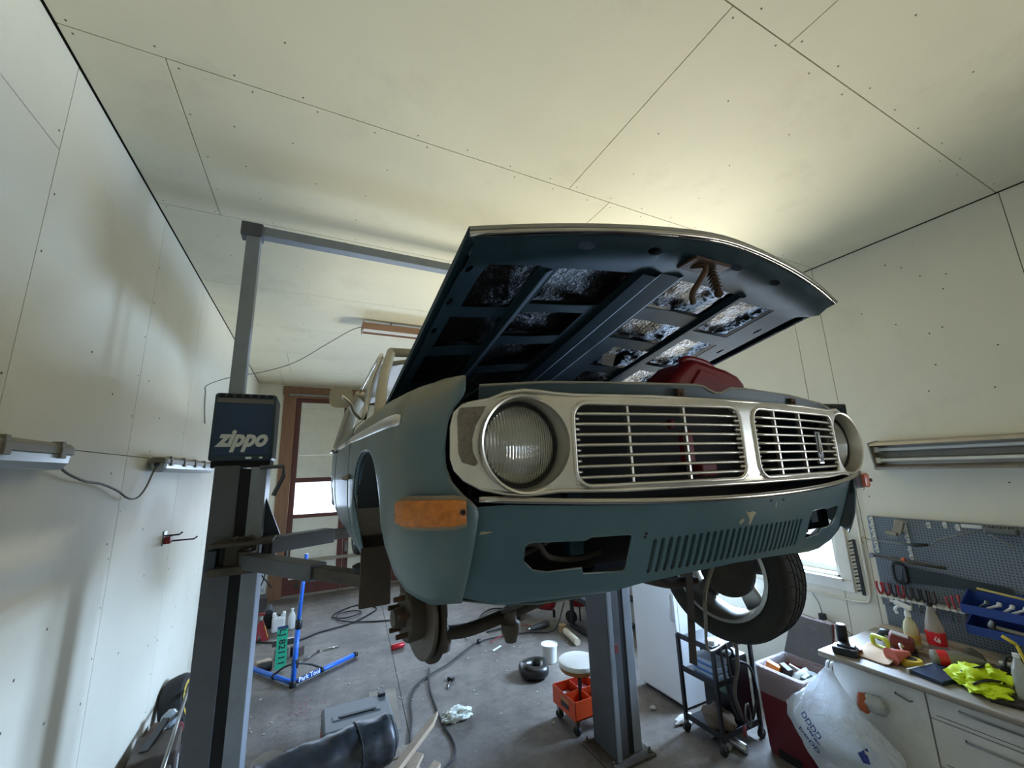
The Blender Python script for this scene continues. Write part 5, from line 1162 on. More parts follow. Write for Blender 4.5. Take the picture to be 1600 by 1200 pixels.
bint = thing('waste_bin', 'dark red square waste bin with raised lid and white liner', 'bin', (3.51, 2.265, 0))
rd = M('bin_red', '#5e1620', .45, var=.12, dirt=('#7f5a5c', .15, 9), bump=.02)
x0, x1, y0, y1 = 3.305, 3.715, 2.08, 2.45
def ringrect(x0, y0, x1, y1, z, r=.03): return [(p[0], p[1], z) for p in rrect(x0, y0, x1, y1, r, 4)]
MB().grid([ringrect(x0 + .02, y0 + .02, x1 - .02, y1 - .02, 0.0), ringrect(x0 + .015, y0 + .015, x1 - .015, y1 - .015, .05), ringrect(x0, y0, x1, y1, .60), ringrect(x0 + .012, y0 + .012, x1 - .012, y1 - .012, .60), ringrect(x0 + .03, y0 + .03, x1 - .03, y1 - .03, .08)], closed=True).build('bin_body', rd, bint, smooth=40)
MB().bb((x0 + .012, y0 + .1, 0), (x0 + .03, y1 - .1, .06)).build('foot_recess', ldk, bint)
b = MB(); rws = []
for z, g in ((.42, -.006), (.48, -.010), (.56, -.008), (.608, -.004), (.612, .012), (.54, .022)):
    rws.append([(p[0] + .004 * nz2.noise(Vector((p[0] * 20, p[1] * 20, z * 9))), p[1], z + (.02 * nz2.noise(Vector((p[0] * 6, p[1] * 6, 1))) if z < .45 else 0)) for p in [q for q in rrect(x0 + g, y0 + g, x1 - g, y1 - g, .03, 6)]])
b.grid(rws, closed=True).build('bin_liner', liner_m, bint, smooth=180)
ld = MB().prism([(y0, 0), (y1, 0), (y1 - .03, .32), (y0 + .03, .32)], lambda y, h: (x1 - .005 + h * .42, y, .61 + h * .88), lambda y, h: (x1 + .012 + h * .42, y, .60 + h * .88)).build('bin_lid', M('lid_grey', '#4d4a49', .5, var=.15, dirt=('#8a8683', .2, 8)), bint, bev=.006)
MB().prism([(y0 - .008, -.005), (y1 + .008, -.005), (y1 - .022, .33), (y0 + .022, .33)], lambda y, h: (x1 + .010 + h * .42, y, .60 + h * .88), lambda y, h: (x1 + .02 + h * .42, y, .597 + h * .88)).build('lid_rim', rd, bint, bev=.004)
for nm_, mt, c, d, rz, lb_ in (('orange_carton', M('carton_orange', '#d07a28', .6), (3.40, 2.36, .57), (.05, .09, .10), .3, 'orange carton on top of the rubbish in the bin'), ('dark_carton', M('carton_dark', '#2a2422', .6), (3.45, 2.29, .57), (.05, .08, .09), -.2, 'dark carton beside the orange one in the bin'), ('photo_card', M('card_grey', '#a79c95', .6, var=.4, vs=30), (3.50, 2.26, .585), (.02, .06, .06), .2, 'small printed card among the rubbish in the bin')):
    o = MB().box(c, d, rz=rz, rx=.3).build(nm_, mt, bev=.003, loc=c); tag(o, lb_, 'carton')
o = crumple('crumpled_wrap', plw, None, (3.54, 2.20, .555), (.09, .07, .04), .5, 21, 3, loc=(3.54, 2.2, .53)); tag(o, 'crumpled clear wrapping filling the bin', 'wrapping')
o = crumple('green_wrapper', M('wrapper_green', '#1f3a2c', .5), None, (3.48, 2.15, .575), (.06, .03, .025), .4, 22, 3, loc=(3.48, 2.15, .56)); tag(o, 'dark green wrapper at the front of the bin', 'wrapping')
for k, (c, d, hx) in enumerate((((3.52, 2.28, .30), (.17, .15, .23), '#6d6a66'),)):
    o = crumple('rubbish_heap', M('rubbish', hx, .8, var=.3), None, c, d, .15, 31, 3, loc=c); tag(o, 'grey rubbish filling the red bin below the wrapping', 'rubbish')

# black tool trolley with welder
blk = M('trolley_black', '#1b1c1f', .45, var=.15)
tr = thing('tool_trolley', 'black steel trolley on castors beside the freezer', 'trolley', (3.2, 2.72, 0))
X0, X1, Y0, Y1 = 2.97, 3.42, 2.55, 2.90
for x in (X0, X1):
    for y in (Y0, Y1):
        MB().bb((x - .014, y - .014, .09), (x + .014, y + .014, .74)).build('upright', blk, tr, bev=.003)
        w = MB().lathe([(.02, -.012), (.036, -.012), (.036, .012), (.02, .012)], (x, y, .036), (0, 1, 0), n=16).build('castor', rubber, tr, smooth=40)
        MB().bb((x - .012, y - .016, .04), (x + .012, y + .016, .09)).build('castor_fork', steel, w)
for z in (.10, .46, .71):
    xe = 3.17 if z == .46 else X1
    MB().bb((X0, Y0, z), (xe, Y1, z + .012)).bb((X0 - .006, Y0 - .006, z), (X0 + .002, Y1 + .006, z + .045)).bb((X0, Y0 - .006, z), (xe, Y0 + .002, z + .045)).build('shelf', blk, tr, bev=.002)
tbx = M('box_translucent', '#a9bacb', .3, var=.1, trans=.3)
for k in range(3):
    o = MB().bb((3.0, 2.58, .475 + k * .05), (3.16, 2.80, .52 + k * .05)).build('parts_box', tbx, bev=.008, loc=(3.08, 2.69, .475 + k * .05)); tag(o, ('lowest', 'middle', 'top')[k] + ' clear blue parts box stacked on the trolley middle shelf', 'box', 'parts boxes on the trolley')
    MB().bb((2.998, 2.60, .48 + k * .05), (3.004, 2.78, .492 + k * .05)).build('blue_strip', M('strip_blue', '#3d6fae', .4), o)
o = MB().lathe([(.035, 0), (.04, .005), (.04, .05), (.035, .055)], (3.03, 2.62, .723), n=20).build('tape_roll', opq, smooth=40, loc=(3.03, 2.62, .723)); tag(o, 'white tape roll on the trolley top', 'tape roll')
wd = thing('welding_machine', 'black welding machine standing on the trolley beside the bin', 'welder', (3.30, 2.70, .112))
MB().bb((3.19, 2.57, .113), (3.40, 2.88, .62)).build('case', M('welder_black', '#121214', .4, var=.1), wd, bev=.02)
MB().bb((3.185, 2.62, .33), (3.192, 2.72, .39)).build('control_panel', M('panel_green', '#4f6b58', .4, var=.3, vs=40), wd, bev=.002)
MB().bb((3.185, 2.74, .34), (3.192, 2.80, .39)).build('rating_plate', M('plate_pale', '#a49e93', .5), wd, bev=.002)
MB().tube(bez([(3.26, 2.60, .62), (3.26, 2.62, .66), (3.26, 2.82, .66), (3.26, 2.85, .62)], 4), .01, 8).build('carry_handle', blk, wd, smooth=180)
hoseb = M('hose_black', '#1c1b1a', .6)
for k, P in enumerate(([(3.05, 2.545, .76), (3.05, 2.53, .55), (3.08, 2.53, .35), (3.13, 2.52, .22)], [(3.12, 2.54, .76), (3.11, 2.53, .6), (3.13, 2.52, .42)], [(3.22, 2.52, .80), (3.18, 2.50, .60), (3.10, 2.50, .42), (3.14, 2.49, .25), (3.22, 2.50, .18)], [(3.20, 2.52, .62), (3.32, 2.50, .55), (3.36, 2.5, .35), (3.28, 2.5, .2)])):
    cable('welding_lead', P, .010 if k != 2 else .014, hoseb if k != 2 else M('hose_grey', '#4a453f', .6), ('first from the left', 'second from the left', 'thick grey, third from the left', 'looped, nearest the bin')[k] + ' welding lead draped over the trolley', 'lead')
cable('long_wire', [(1.16, .93, 1.93), (1.17, 1.0, 1.80), (1.21, 1.05, 1.70), (1.9, 1.65, 1.25), (2.75, 2.25, .92), (3.12, 2.50, .80), (3.20, 2.51, .70)], .006, M('wire_tan', '#6a6252', .6), 'tan wire hanging from under the car nose down to the trolley', 'wire')
o = crumple('brown_sack', M('sack_brown', '#5b4c3d', .85, var=.25), None, (3.08, 2.66, .18), (.10, .12, .08), .4, 14, 3, loc=(3.08, 2.66, .112)); tag(o, 'limp brown bag on the lower trolley shelf', 'bag')
t = thing('earth_clamp', 'steel earth clamp hanging from a lead on the trolley', 'clamp', (3.20, 2.48, .25))
for q in (-1, 1): MB().tube(bez([(3.20 + q * .01, 2.48, .33), (3.20 + q * .03, 2.48, .25), (3.21 + q * .008, 2.48, .17)], 4), .007, 6).build('jaw', steel, t, smooth=180)
MB().tube([(3.13, 2.47, .20), (3.12, 2.47, .13)], .014, 8).build('red_grip', M('grip_red', '#6d2f31', .5), t, smooth=180)

fz = thing('freezer', 'white upright freezer standing against the right wall behind the trolley', 'freezer', (3.45, 3.37, 0))
fw_ = M('appliance_white', '#dadcdd', .35, var=.02)
MB().bb((3.20, 3.095, .02), (3.76, 3.645, 1.46)).build('freezer_body', fw_, fz, bev=.008)
dr = MB().bb((3.15, 3.09, .06), (3.195, 3.65, 1.45)).build('freezer_door', fw_, fz, bev=.008)
MB().bb((3.192, 3.10, .06), (3.202, 3.64, 1.45)).build('door_seal', M('seal_grey', '#8b8e90', .6), fz)
MB().tube([(3.15, 3.115, .98), (3.125, 3.115, .97), (3.125, 3.115, .76), (3.15, 3.115, .75)], .011, 8, flat=.8).build('door_handle', opq, dr, smooth=180)
MB().bb((3.21, 3.11, 0), (3.74, 3.63, .03)).build('plinth', blackp, fz)

silver = M('can_silver', '#b8b9ba', .3, .8, var=.25, vs=40)
can('beer_can', 'silver drink can lying on the floor left of the other two by the trolley', (3.05, 2.74, .033), (.4, 0, R(90)), silver, 'silver cans by the trolley'); can('beer_can', 'silver drink can lying furthest back among the three by the trolley', (3.13, 2.72, .033), (-.5, R(90), 0), silver, 'silver cans by the trolley'); can('beer_can', 'silver drink can lying nearest the red bin', (3.14, 2.48, .033), (.15, R(-84), 0), silver, 'silver cans by the trolley')
o = crumple('paper_rag', M('rag_white', '#d8d6d0', .8), None, (3.06, 3.0, .02), (.10, .05, .025), .5, 17, 3, loc=(3.06, 3.0, 0)); tag(o, 'white paper rag on the floor in front of the freezer', 'rag')
o = crumple('concrete_chip', M('chip_grey', '#a6a49e', .8), None, (2.95, 3.27, .012), (.035, .025, .015), .4, 18, 2, loc=(2.95, 3.27, 0)); tag(o, 'small grey scrap on the floor between column and freezer', 'scrap')

# ------------------------------------------------------------------ floor things
org = M('creeper_orange', '#cf4a22', .4, var=.08, dirt=('#6c2a18', .25, 7))
t = thing('rolling_stool', 'orange rolling workshop stool with a pale round seat, half behind the right column', 'stool', (2.28, 3.36, 0))
X0, X1, Y0, Y1 = 2.10, 2.46, 3.26, 3.62
b = MB().bb((X0, Y0, .12), (X1, Y1, .13))
b.build('tray_floor', org, t)
for p, q in (((X0, Y0, .12), (X0 + .008, Y1, .265)), ((X1 - .008, Y0, .12), (X1, Y1, .265)), ((X0, Y0, .12), (X1, Y0 + .008, .265)), ((X0, Y1 - .008, .12), (X1, Y1, .265)), (((X0 + X1) / 2 - .004, Y0, .13), ((X0 + X1) / 2 + .004, Y1, .255)), ((X0, (Y0 + Y1) / 2 - .004, .13), (X1, (Y0 + Y1) / 2 + .004, .255))): MB().bb(p, q).build('tray_side', org, t, bev=.002)
MB().bb((X0 - .002, 3.36, .16), (X0, 3.48, .20)).build('drawer_label', blackp, t); MB().bb((X0 - .002, 3.36, .205), (X0, 3.48, .235)).build('brand_plate', M('plate_tan', '#b0814f', .5), t)
for x, y in ((X0 + .04, Y0 + .04), (X1 - .04, Y0 + .04), (X0 + .04, Y1 - .04), (X1 - .04, Y1 - .04)):
    w = MB().lathe([(.012, -.014), (.034, -.014), (.034, .014), (.012, .014)], (x, y, .034), (1, .4, 0), n=18).build('castor', rubber, t, smooth=40)
    MB().bb((x - .018, y - .018, .045), (x + .018, y + .018, .12)).build('castor_fork', steel, w, bev=.004)
cx, cy = (X0 + X1) / 2, (Y0 + Y1) / 2
MB().lathe([(.03, .13), (.03, .17), (.018, .19), (.018, .40), (.05, .405), (.05, .42)], (cx, cy, 0), n=18).build('gas_post', blackp, t, smooth=40)
MB().lathe([(.10, .40), (.165, .415), (.178, .44), (.178, .455)], (cx, cy, 0), n=36).build('seat_base', M('seat_tan', '#a06a38', .5), t, smooth=40)
MB().lathe([(.178, .452), (.182, .465), (.178, .488), (.16, .496), (0, .498)], (cx, cy, 0), n=36).build('seat', M('seat_pale', '#e6e4dc', .5, var=.06), t, smooth=50)
for nm_, c, d, hx, lb_ in (('white_box', (2.19, 3.53, .165), (.12, .12, .06), '#e0ddd6', 'white packet in the stool tray'), ('pink_packet', (2.37, 3.53, .17), (.12, .13, .07), '#d08fae', 'pink packet in the stool tray')):
    o = MB().box(c, d, rz=.1).build(nm_, M(nm_, hx, .5), bev=.006, loc=c); tag(o, lb_, 'packet')
o = crumple('black_glove', blackp, None, (2.37, 3.35, .16), (.06, .05, .03), .4, 41, 3, loc=(2.37, 3.35, .13)); tag(o, 'black glove in the stool tray', 'glove')

o = MB(); rws = []
for i in range(32):
    a = 2 * PI * i / 32; k = 1 + .05 * math.sin(3 * a) + .03 * math.sin(5 * a + 1)
    rws.append([(2.31 + (.115 * k + .058 * math.cos(w) * (1 + .2 * math.sin(4 * a))) * math.cos(a), 4.36 + (.115 * k + .058 * math.cos(w)) * math.sin(a), .066 + .066 * math.sin(w) * (1 + .12 * math.sin(2 * a + 1))) for w in [2 * PI * j / 12 for j in range(12)]])
rws.append(rws[0])
o = o.grid(rws, closed=True).build('inner_tube', M('tube_black', '#1e1e1d', .35, var=.2), smooth=180, weld=True, loc=(2.31, 4.36, 0)); tag(o, 'small black rubber ring tube lying on the concrete', 'rubber tube')
t = thing('bucket', 'small white plastic tub with lid behind the rubber ring', 'tub', (2.62, 4.55, 0))
MB().lathe([(.075, 0), (.08, .005), (.09, .17)], (2.62, 4.55, 0), n=28).build('tub_body', opq, t, smooth=40); MB().lathe([(.09, .165), (.096, .168), (.096, .186), (.088, .188), (.085, .180), (0, .180)], (2.62, 4.55, 0), n=28).build('lid', opq, t, smooth=40)
o = crumple('plastic_bag', M('crinkled_film', '#d3d9cf', .3, var=.06), None, (1.32, 4.03, .03), (.13, .075, .05), .55, 51, 4, loc=(1.32, 4.03, 0)); tag(o, 'small crumpled white plastic bag on the floor', 'bag')
redc = M('can_red', '#b3242b', .3, .3, var=.15, vs=30)
can('red_can', 'red drink can lying on the floor beyond the brake disc', (1.04, 5.80, .033), (.2, 0, R(90)), redc)
o = MB().lathe([(.025, 0), (.03, .01), (.03, .14), (.02, .17), (.012, .19)], (2.0, 5.68, 0), n=20).build('clear_bottle', plw, smooth=50, loc=(2.0, 5.68, 0)); tag(o, 'clear plastic bottle standing under the car near the rubber ring', 'bottle')
o = MB().box((2.22, 5.17, .006), (.17, .022, .012), rz=.52).build('white_stick', opq, bev=.003, loc=(2.22, 5.17, 0)); tag(o, 'short white stick lying on the concrete', 'stick')
t = thing('ratchet_bolt', 'small dark bolt with steel shank lying on the floor', 'bolt', (1.43, 4.65, 0))
MB().tube([(1.39, 4.55, .012), (1.46, 4.66, .014)], .009, 8).build('shank', steel, t, smooth=180); MB().box((1.48, 4.71, .018), (.05, .07, .035), rz=.6).build('head', blackp, t, bev=.008)
# timber and offcuts
o = MB().tube([(3.20, 5.10, .045), (3.13, 4.72, .045)], .042, 14).build('paper_roll', M('roll_pale', '#b0a58d', .7, var=.2), smooth=40, loc=(3.16, 4.9, 0)); tag(o, 'pale cardboard roll lying near the rack foot', 'roll')
o = MB().lathe([(.05, 0), (.05, .09), (0, .092)], (3.22, 5.20, 0), n=16).build('wood_stub', M('stub_wood', '#a58a5f', .7), smooth=40, loc=(3.22, 5.2, 0)); tag(o, 'short wooden stub standing behind the cardboard roll', 'wood block')
t = thing('angle_grinder', 'grey power tool lying on the floor in front of the compressor', 'grinder', (2.97, 5.44, 0))
MB().tube([(2.84, 5.42, .04), (2.92, 5.43, .045), (3.14, 5.46, .045)], .04, 12, rs=[.018, .04, .042]).build('body', M('tool_grey', '#3f4346', .45), t, smooth=50); MB().lathe([(.02, 0), (.022, .03), (0, .035)], (2.83, 5.42, .04), (-1, 0, 0), n=12).build('spindle', steel, t, smooth=40)
# compressor
t = thing('air_compressor', 'red air compressor with black wheels at the back of the workshop', 'compressor', (3.2, 5.85, 0))
rdc = M('compressor_red', '#8e2028', .35, var=.12)
d = Vector((.62, -.75, 0)).normalized(); c0 = Vector((2.98, 6.15, .24))
MB().lathe([(0, 0), (.08, .01), (.125, .05), (.13, .10), (.13, .55), (.125, .60), (.08, .64), (0, .65)], c0, d, n=28).build('air_tank', rdc, t, smooth=50)
MB().lathe([(.1308, .16), (.1308, .42)], c0, d, n=28, cap=False).build('white_band', M('band_white', '#c6cdd6', .4), t, smooth=40)
for q in (-1, 1):
    w = MB().lathe([(.05, -.025), (.125, -.03), (.13, -.02), (.13, .02), (.125, .03), (.05, .025)], (2.93 + q * .12, 6.02 + q * .12, .13), (.75, .62, 0), n=28).build('wheel', rubber, t, smooth=40)
    MB().lathe([(0, -.035), (.06, -.034), (.065, .034), (0, .035)], (2.93 + q * .12, 6.02 + q * .12, .13), (.75, .62, 0), n=20).build('wheel_centre', rdc, w, smooth=40)
MB().bb((3.10, 5.82, .36), (3.34, 6.02, .56)).build('pump_head', M('pump_dark', '#2b2a2c', .5), t, bev=.02)
MB().tube(bez([(3.0, 6.1, .36), (3.05, 6.05, .50), (3.35, 5.75, .48), (3.38, 5.70, .36)], 5), .012, 8).build('handle', steel, t, smooth=180)
MB().tube([(3.38, 5.68, .12), (3.38, 5.68, .02)], .02, 10).build('rubber_foot', rubber, t, smooth=40)
t = thing('pressure_pot', 'red round pressure tank beside the compressor', 'tank', (3.62, 5.35, 0))
MB().lathe([(.02, .16), (.12, .18), (.16, .26), (.16, .50), (.12, .58), (0, .60)], (3.72, 5.52, 0), n=28).build('tank', rdc, t, smooth=50)
for k in range(3): MB().tube([(3.72 + .12 * math.cos(k * 2.1), 5.52 + .12 * math.sin(k * 2.1), .2), (3.72 + .14 * math.cos(k * 2.1), 5.52 + .14 * math.sin(k * 2.1), 0)], .012, 8).build('leg', blk, t)
MB().lathe([(.04, -.02), (.085, -.025), (.085, .025), (.04, .02)], (3.50, 5.40, .085), (1, .4, 0), n=22).build('wheel', rubber, t, smooth=40)
# rack by the right wall, behind the column
t = thing('steel_rack', 'dark steel rack against the right wall behind the right column', 'rack', (3.75, 4.95, 0))
for x in (3.42, 4.12):
    for y in (4.70, 5.25):
        MB().bb((x - .02, y - .02, .0), (x + .02, y + .02, 1.1)).build('upright', blk, t)
    MB().bb((x - .03, 4.66, 0), (x + .03, 5.29, .05)).build('foot_rail', blk, t, bev=.003)
for z in (.38, .72, 1.06): MB().bb((3.40, 4.68, z), (4.14, 5.27, z + .03)).build('shelf', blk, t)
MB().bb((3.42, 4.68, .05), (4.12, 4.72, .09)).build('cross_rail', blk, t)
for k, (x, w_, hx, lb_) in enumerate(((3.55, .2, '#7d8a96', 'grey plastic crate on the middle shelf of the steel rack, left'), (3.86, .26, '#3a3f46', 'dark plastic crate on the middle shelf of the steel rack, right'))):
    o = MB().bb((x - w_ / 2, 4.76, .41), (x + w_ / 2, 5.1, .60)).build('crate', M('crate_%d' % k, hx, .5), bev=.01, loc=(x, 4.9, .41)); tag(o, lb_, 'crate', 'crates on the steel rack')
# bicycle repair stand
bs = M('stand_blue', '#2f6fd6', .35, var=.06)
t = thing('repair_stand', 'blue bicycle repair stand with black clamps and two splayed legs', 'repair stand', (-.04, 5.45, 0))
MB().tube([(-.045, 5.42, .03), (-.035, 5.45, .60)], .026, 12).build('lower_pole', bs, t, smooth=180); MB().tube([(-.035, 5.45, .60), (0.0, 5.48, 1.32)], .020, 12).build('upper_pole', bs, t, smooth=180)
for a, b_ in (((-.03, 5.45, .60), (.035, .05)), ((-.038, 5.44, .22), (.034, .05)), ((-.045, 5.42, .02), (.034, .045))): MB().lathe([(.028, -b_[1]), (b_[0], -b_[1] * .8), (b_[0], b_[1] * .8), (.028, b_[1])], a, n=14).build('collar', blackp, t, smooth=40)
for e in ((-.50, 6.08, .035), (.62, 5.84, .035)):
    p0 = Vector((-.045, 5.43, .035)); p1 = Vector(e); lg_ = MB().tube([p0 + (p1 - p0) * .06, p1], .024, 12).build('leg', bs, t, smooth=180)
    MB().tube([p0 + (p1 - p0) * .96, p1 + (p1 - p0) * .02], .028, 12).build('foot_cap', blackp, lg_, smooth=180)
    MB().tube([p0 + (p1 - p0) * .40, p0 + (p1 - p0) * .44], .029, 12).build('sleeve', blackp, lg_, smooth=180)
    MB().tube(bez([(-.038, 5.44, .22), p0 + (p1 - p0) * .22 + Vector((0, 0, .12)), p0 + (p1 - p0) * .42 + Vector((0, 0, .02))], 5), .011, 8).build('brace', blackp, lg_, smooth=180)
p0 = Vector((-.045, 5.43, .062)); p1 = Vector((.62, 5.84, .062)); dd = (p1 - p0).normalized(); mid = p0 + (p1 - p0) * .22
text('stand_lettering', 'Park Tool', .062, M('letter_white', '#dfe6f2', .5, var=0), t, basis(mid + Vector((.012, -.019, -.014)), dd, Vector((0, .25, 1))), .0008, 0, .0012, .24)
# number plate leaning
pt = thing('number_plate', 'green number plate reading LJ82111, leaning behind the blue stand', 'number plate', (-.19, 6.0, 0))
gm = M('plate_green', '#1f9a78', .4, var=.05)
P0 = Vector((-.25, 5.92, .015)); ux = Vector((.115, 0, .004)); uy = Vector((-.01, .22, .36)).normalized() * .45; nn = ux.cross(uy).normalized()
MB().add([P0, P0 + ux, P0 + ux + uy, P0 + uy] + [v + nn * -.004 for v in (P0, P0 + ux, P0 + ux + uy, P0 + uy)], [(0, 1, 2, 3), (7, 6, 5, 4), (0, 4, 5, 1), (1, 5, 6, 2), (2, 6, 7, 3), (3, 7, 4, 0)]).build('plate', gm, pt)
text('plate_lettering', 'LJ 82111', .098, blackp, pt, basis(P0 + ux * .5 + uy * .5 + nn * .001, -uy, ux), .001, 0, .001, .36)
MB().add([P0 + uy * .93 + nn * .002, P0 + ux + uy * .93 + nn * .002, P0 + ux + uy + nn * .002, P0 + uy + nn * .002], [(0, 1, 2, 3)]).build('plate_band', M('band_navy', '#25355e', .4), pt)
# small heap behind the plate
for k, (c, d, hx, nm_, lb_) in enumerate((((-.20, 6.30, .06), (.16, .10, .12), '#6d665c', 'metal_bracket', 'grey metal bracket in the small heap behind the number plate'), ((-.38, 6.16, .035), (.16, .09, .05), '#b7a08a', 'wood_offcut', 'pale wood offcut left of the number plate'), ((-.03, 6.3, .05), (.12, .12, .10), '#4a3a33', 'rusty_part', 'rusty brown part right of the number plate'))):
    o = MB().box(c, d, rz=.3 * k).build(nm_, M(nm_ + '_m', hx, .6, var=.3), bev=.01, loc=(c[0], c[1], 0)); tag(o, lb_, 'scrap part')
o = MB().tube([(-.40, 6.02, .045), (-.28, 6.02, .045)], .044, 14).build('spray_tin', M('tin_dark', '#2c2c2c', .4), smooth=40, loc=(-.33, 6.02, 0)); tag(o, 'dark tin lying below the number plate', 'tin')
o = MB().bb((-.32, 6.40, .10), (-.06, 6.44, .17)).build('steel_bar', steel, bev=.004, loc=(-.2, 6.42, .1)); tag(o, 'short bright steel bar on top of the heap behind the plate', 'steel bar')
t = thing('socket_wrench', 'chrome ratchet wrench lying on the floor right of the number plate', 'wrench', (.2, 6.2, 0))
MB().tube([(.05, 6.05, .015), (.20, 6.22, .015)], .009, 8).build('handle', steel, t, smooth=180); MB().lathe([(.02, 0), (.02, .025)], (.21, 6.24, 0), n=14).build('head', greasy, t, smooth=40); MB().tube([(.27, 6.24, .012), (.45, 6.27, .012)], .009, 8).build('extension', chrome, t, smooth=180)
# canisters by the back door
t = thing('canister', 'white plastic canister by the back door', 'canister', (-.31, 7.35, 0))
MB().bb((-.39, 7.26, 0), (-.22, 7.44, .20)).build('canister_body', opq, t, bev=.025); MB().bb((-.39, 7.30, .20), (-.345, 7.40, .245)).bb((-.265, 7.30, .20), (-.22, 7.40, .245)).build('shoulder', opq, t, bev=.01); MB().lathe([(.022, .195), (.022, .225), (0, .226)], (-.305, 7.35, 0), n=14).build('cap', blackp, t, smooth=40)
bottle('white_bottle', 'white plastic bottle standing right of the canister', (-.135, 7.36, 0), [(.042, 0), (.047, .01), (.047, .16), (.035, .20), (.018, .225), (.017, .25)], opq, 'bottle', None, [(.02, .248), (.02, .27), (0, .271)], opq)
t = thing('axle_stand', 'red axle stand with yellow sticker by the left wall', 'axle stand', (-.5, 7.1, 0))
P4 = [(-.62, 7.02), (-.40, 7.02), (-.40, 7.2), (-.62, 7.2)]
for k in range(4):
    a, b_ = P4[k], P4[(k + 1) % 4]; MB().add([(a[0], a[1], 0), (b_[0], b_[1], 0), (-.51 + (b_[0] + .51) * .2, 7.11 + (b_[1] - 7.11) * .2, .24), (-.51 + (a[0] + .51) * .2, 7.11 + (a[1] - 7.11) * .2, .24), (a[0] * .62 + b_[0] * .38, a[1] * .62 + b_[1] * .38, 0), (a[0] * .38 + b_[0] * .62, a[1] * .38 + b_[1] * .62, 0), ((a[0] + b_[0]) / 2 * .6 + -.51 * .4, (a[1] + b_[1]) / 2 * .6 + 7.11 * .4, .10)], [(0, 4, 6, 3), (4, 0, 3, 6), (6, 5, 1, 2), (6, 2, 3)]).build('side_plate', M('stand_red', '#7c1b1f', .45), t, solid=.004)
MB().tube([(-.51, 7.11, .18), (-.51, 7.11, .31)], .02, 10).build('ratchet_post', steel, t, smooth=180); MB().box((-.51, 7.11, .32), (.08, .04, .03)).build('saddle', M('stand_red', '#7c1b1f', .45), t, bev=.008)
MB().prism([(-.44, .03), (-.405, .03), (-.455, .17), (-.48, .17)], lambda x, z: (x, 7.035 + z * .3, z), lambda x, z: (x, 7.03 + z * .3, z)).build('yellow_sticker', M('sticker_yellow', '#d8c64a', .5), t)
t = thing('oil_can', 'black oil container standing behind the axle stand', 'container', (-.45, 7.6, 0)); MB().bb((-.53, 7.52, 0), (-.37, 7.68, .24)).build('body', blackp, t, bev=.03); MB().lathe([(.04, .23), (.025, .28), (.02, .30), (0, .301)], (-.44, 7.6, 0), n=14).build('cap', M('cap_grey', '#56555c', .5), t, smooth=40)
t = thing('spray_tank', 'white tank with green top half hidden by the left column', 'tank', (-.72, 7.2, 0)); MB().lathe([(.09, 0), (.10, .02), (.10, .36), (.06, .42)], (-.70, 7.3, 0), n=22).build('tank_body', opq, t, smooth=40); MB().lathe([(.06, .42), (.06, .46), (0, .47)], (-.70, 7.3, 0), n=18).build('green_top', M('green_cap', '#3d6b4c', .5), t, smooth=40)
# film sheet and hoses in the back corner
o = MB().grid([[(-.98 + .07 * i + .01 * math.sin(j), 8.9 - .10 * i * .4, .25 + .11 * j + .01 * math.sin(i * 2 + j)) for i in range(6)] for j in range(8)]).build('plastic_sheet', film, smooth=180, solid=.002, loc=(-.8, 8.8, .25)); tag(o, 'white plastic sheet hanging in the back left corner', 'plastic sheet')
for k, P in enumerate(([(-.85, 8.75, 1.4), (-.75, 8.6, 1.0), (-.62, 8.55, .6), (-.70, 8.5, .3)], [(-.70, 8.75, 1.45), (-.85, 8.6, 1.0), (-.75, 8.5, .7), (-.5, 8.5, .35)])): cable('hanging_hose', P, .012, hoseb, ('left', 'right')[k] + ' of two black hoses hanging in the back left corner', 'hose')
o = MB().box((-.75, 8.45, .12), (.4, .3, .24), rz=.1).build('scrap_box', M('scrap_dark', '#3b352f', .8, var=.3), bev=.01, loc=(-.75, 8.45, 0)); tag(o, 'dark box of scrap on the floor in the back left corner', 'box')
# hoses and cords on the floor
Z = .012
cable('air_hose', [(-.55, 7.0, Z), (-.1, 6.75, Z), (.24, 6.93, Z), (.63, 7.05, Z), (.92, 7.30, Z), (1.10, 7.60, Z), (.85, 7.92, Z), (.55, 7.75, Z), (.42, 7.50, Z + .01), (.60, 7.32, Z + .012), (.85, 7.45, Z + .012), (.75, 7.62, Z + .01), (.5, 7.55, Z + .012), (.55, 7.2, Z + .012), (.9, 7.0, Z), (1.2, 6.88, Z)], .010, hoseb, 'black air hose coiled loosely on the floor near the back door', 'hose')
cable('extension_cord', [(3.3, 5.25, .35), (3.08, 5.20, .05), (2.78, 5.40, Z), (2.18, 5.47, Z), (1.85, 5.30, Z), (1.55, 5.06, Z), (1.21, 4.86, Z), (1.03, 4.60, Z), (.95, 4.20, Z), (.87, 3.88, Z), (.84, 3.50, Z)], .009, hoseb, 'black cord curving from the compressor across the floor to the picture bottom', 'cord')
cable('power_cord', [(1.34, 5.09, Z), (1.24, 4.70, Z), (1.20, 4.33, Z), (1.18, 4.0, Z), (1.19, 3.72, Z), (1.14, 3.54, Z), (1.02, 3.44, Z), (.95, 3.30, Z)], .009, hoseb, 'black cord running beside the crumpled plastic bag', 'cord')
cable('coiled_lead', [(2.35, 5.9, Z), (2.6, 6.2, Z), (2.95, 6.35, Z), (2.7, 6.5, Z + .01), (2.4, 6.2, Z + .012), (2.7, 5.95, Z + .01), (3.0, 6.0, Z + .02), (2.6, 5.75, Z), (2.3, 5.7, Z)], .011, hoseb, 'black lead heaped beside the compressor wheel', 'lead')
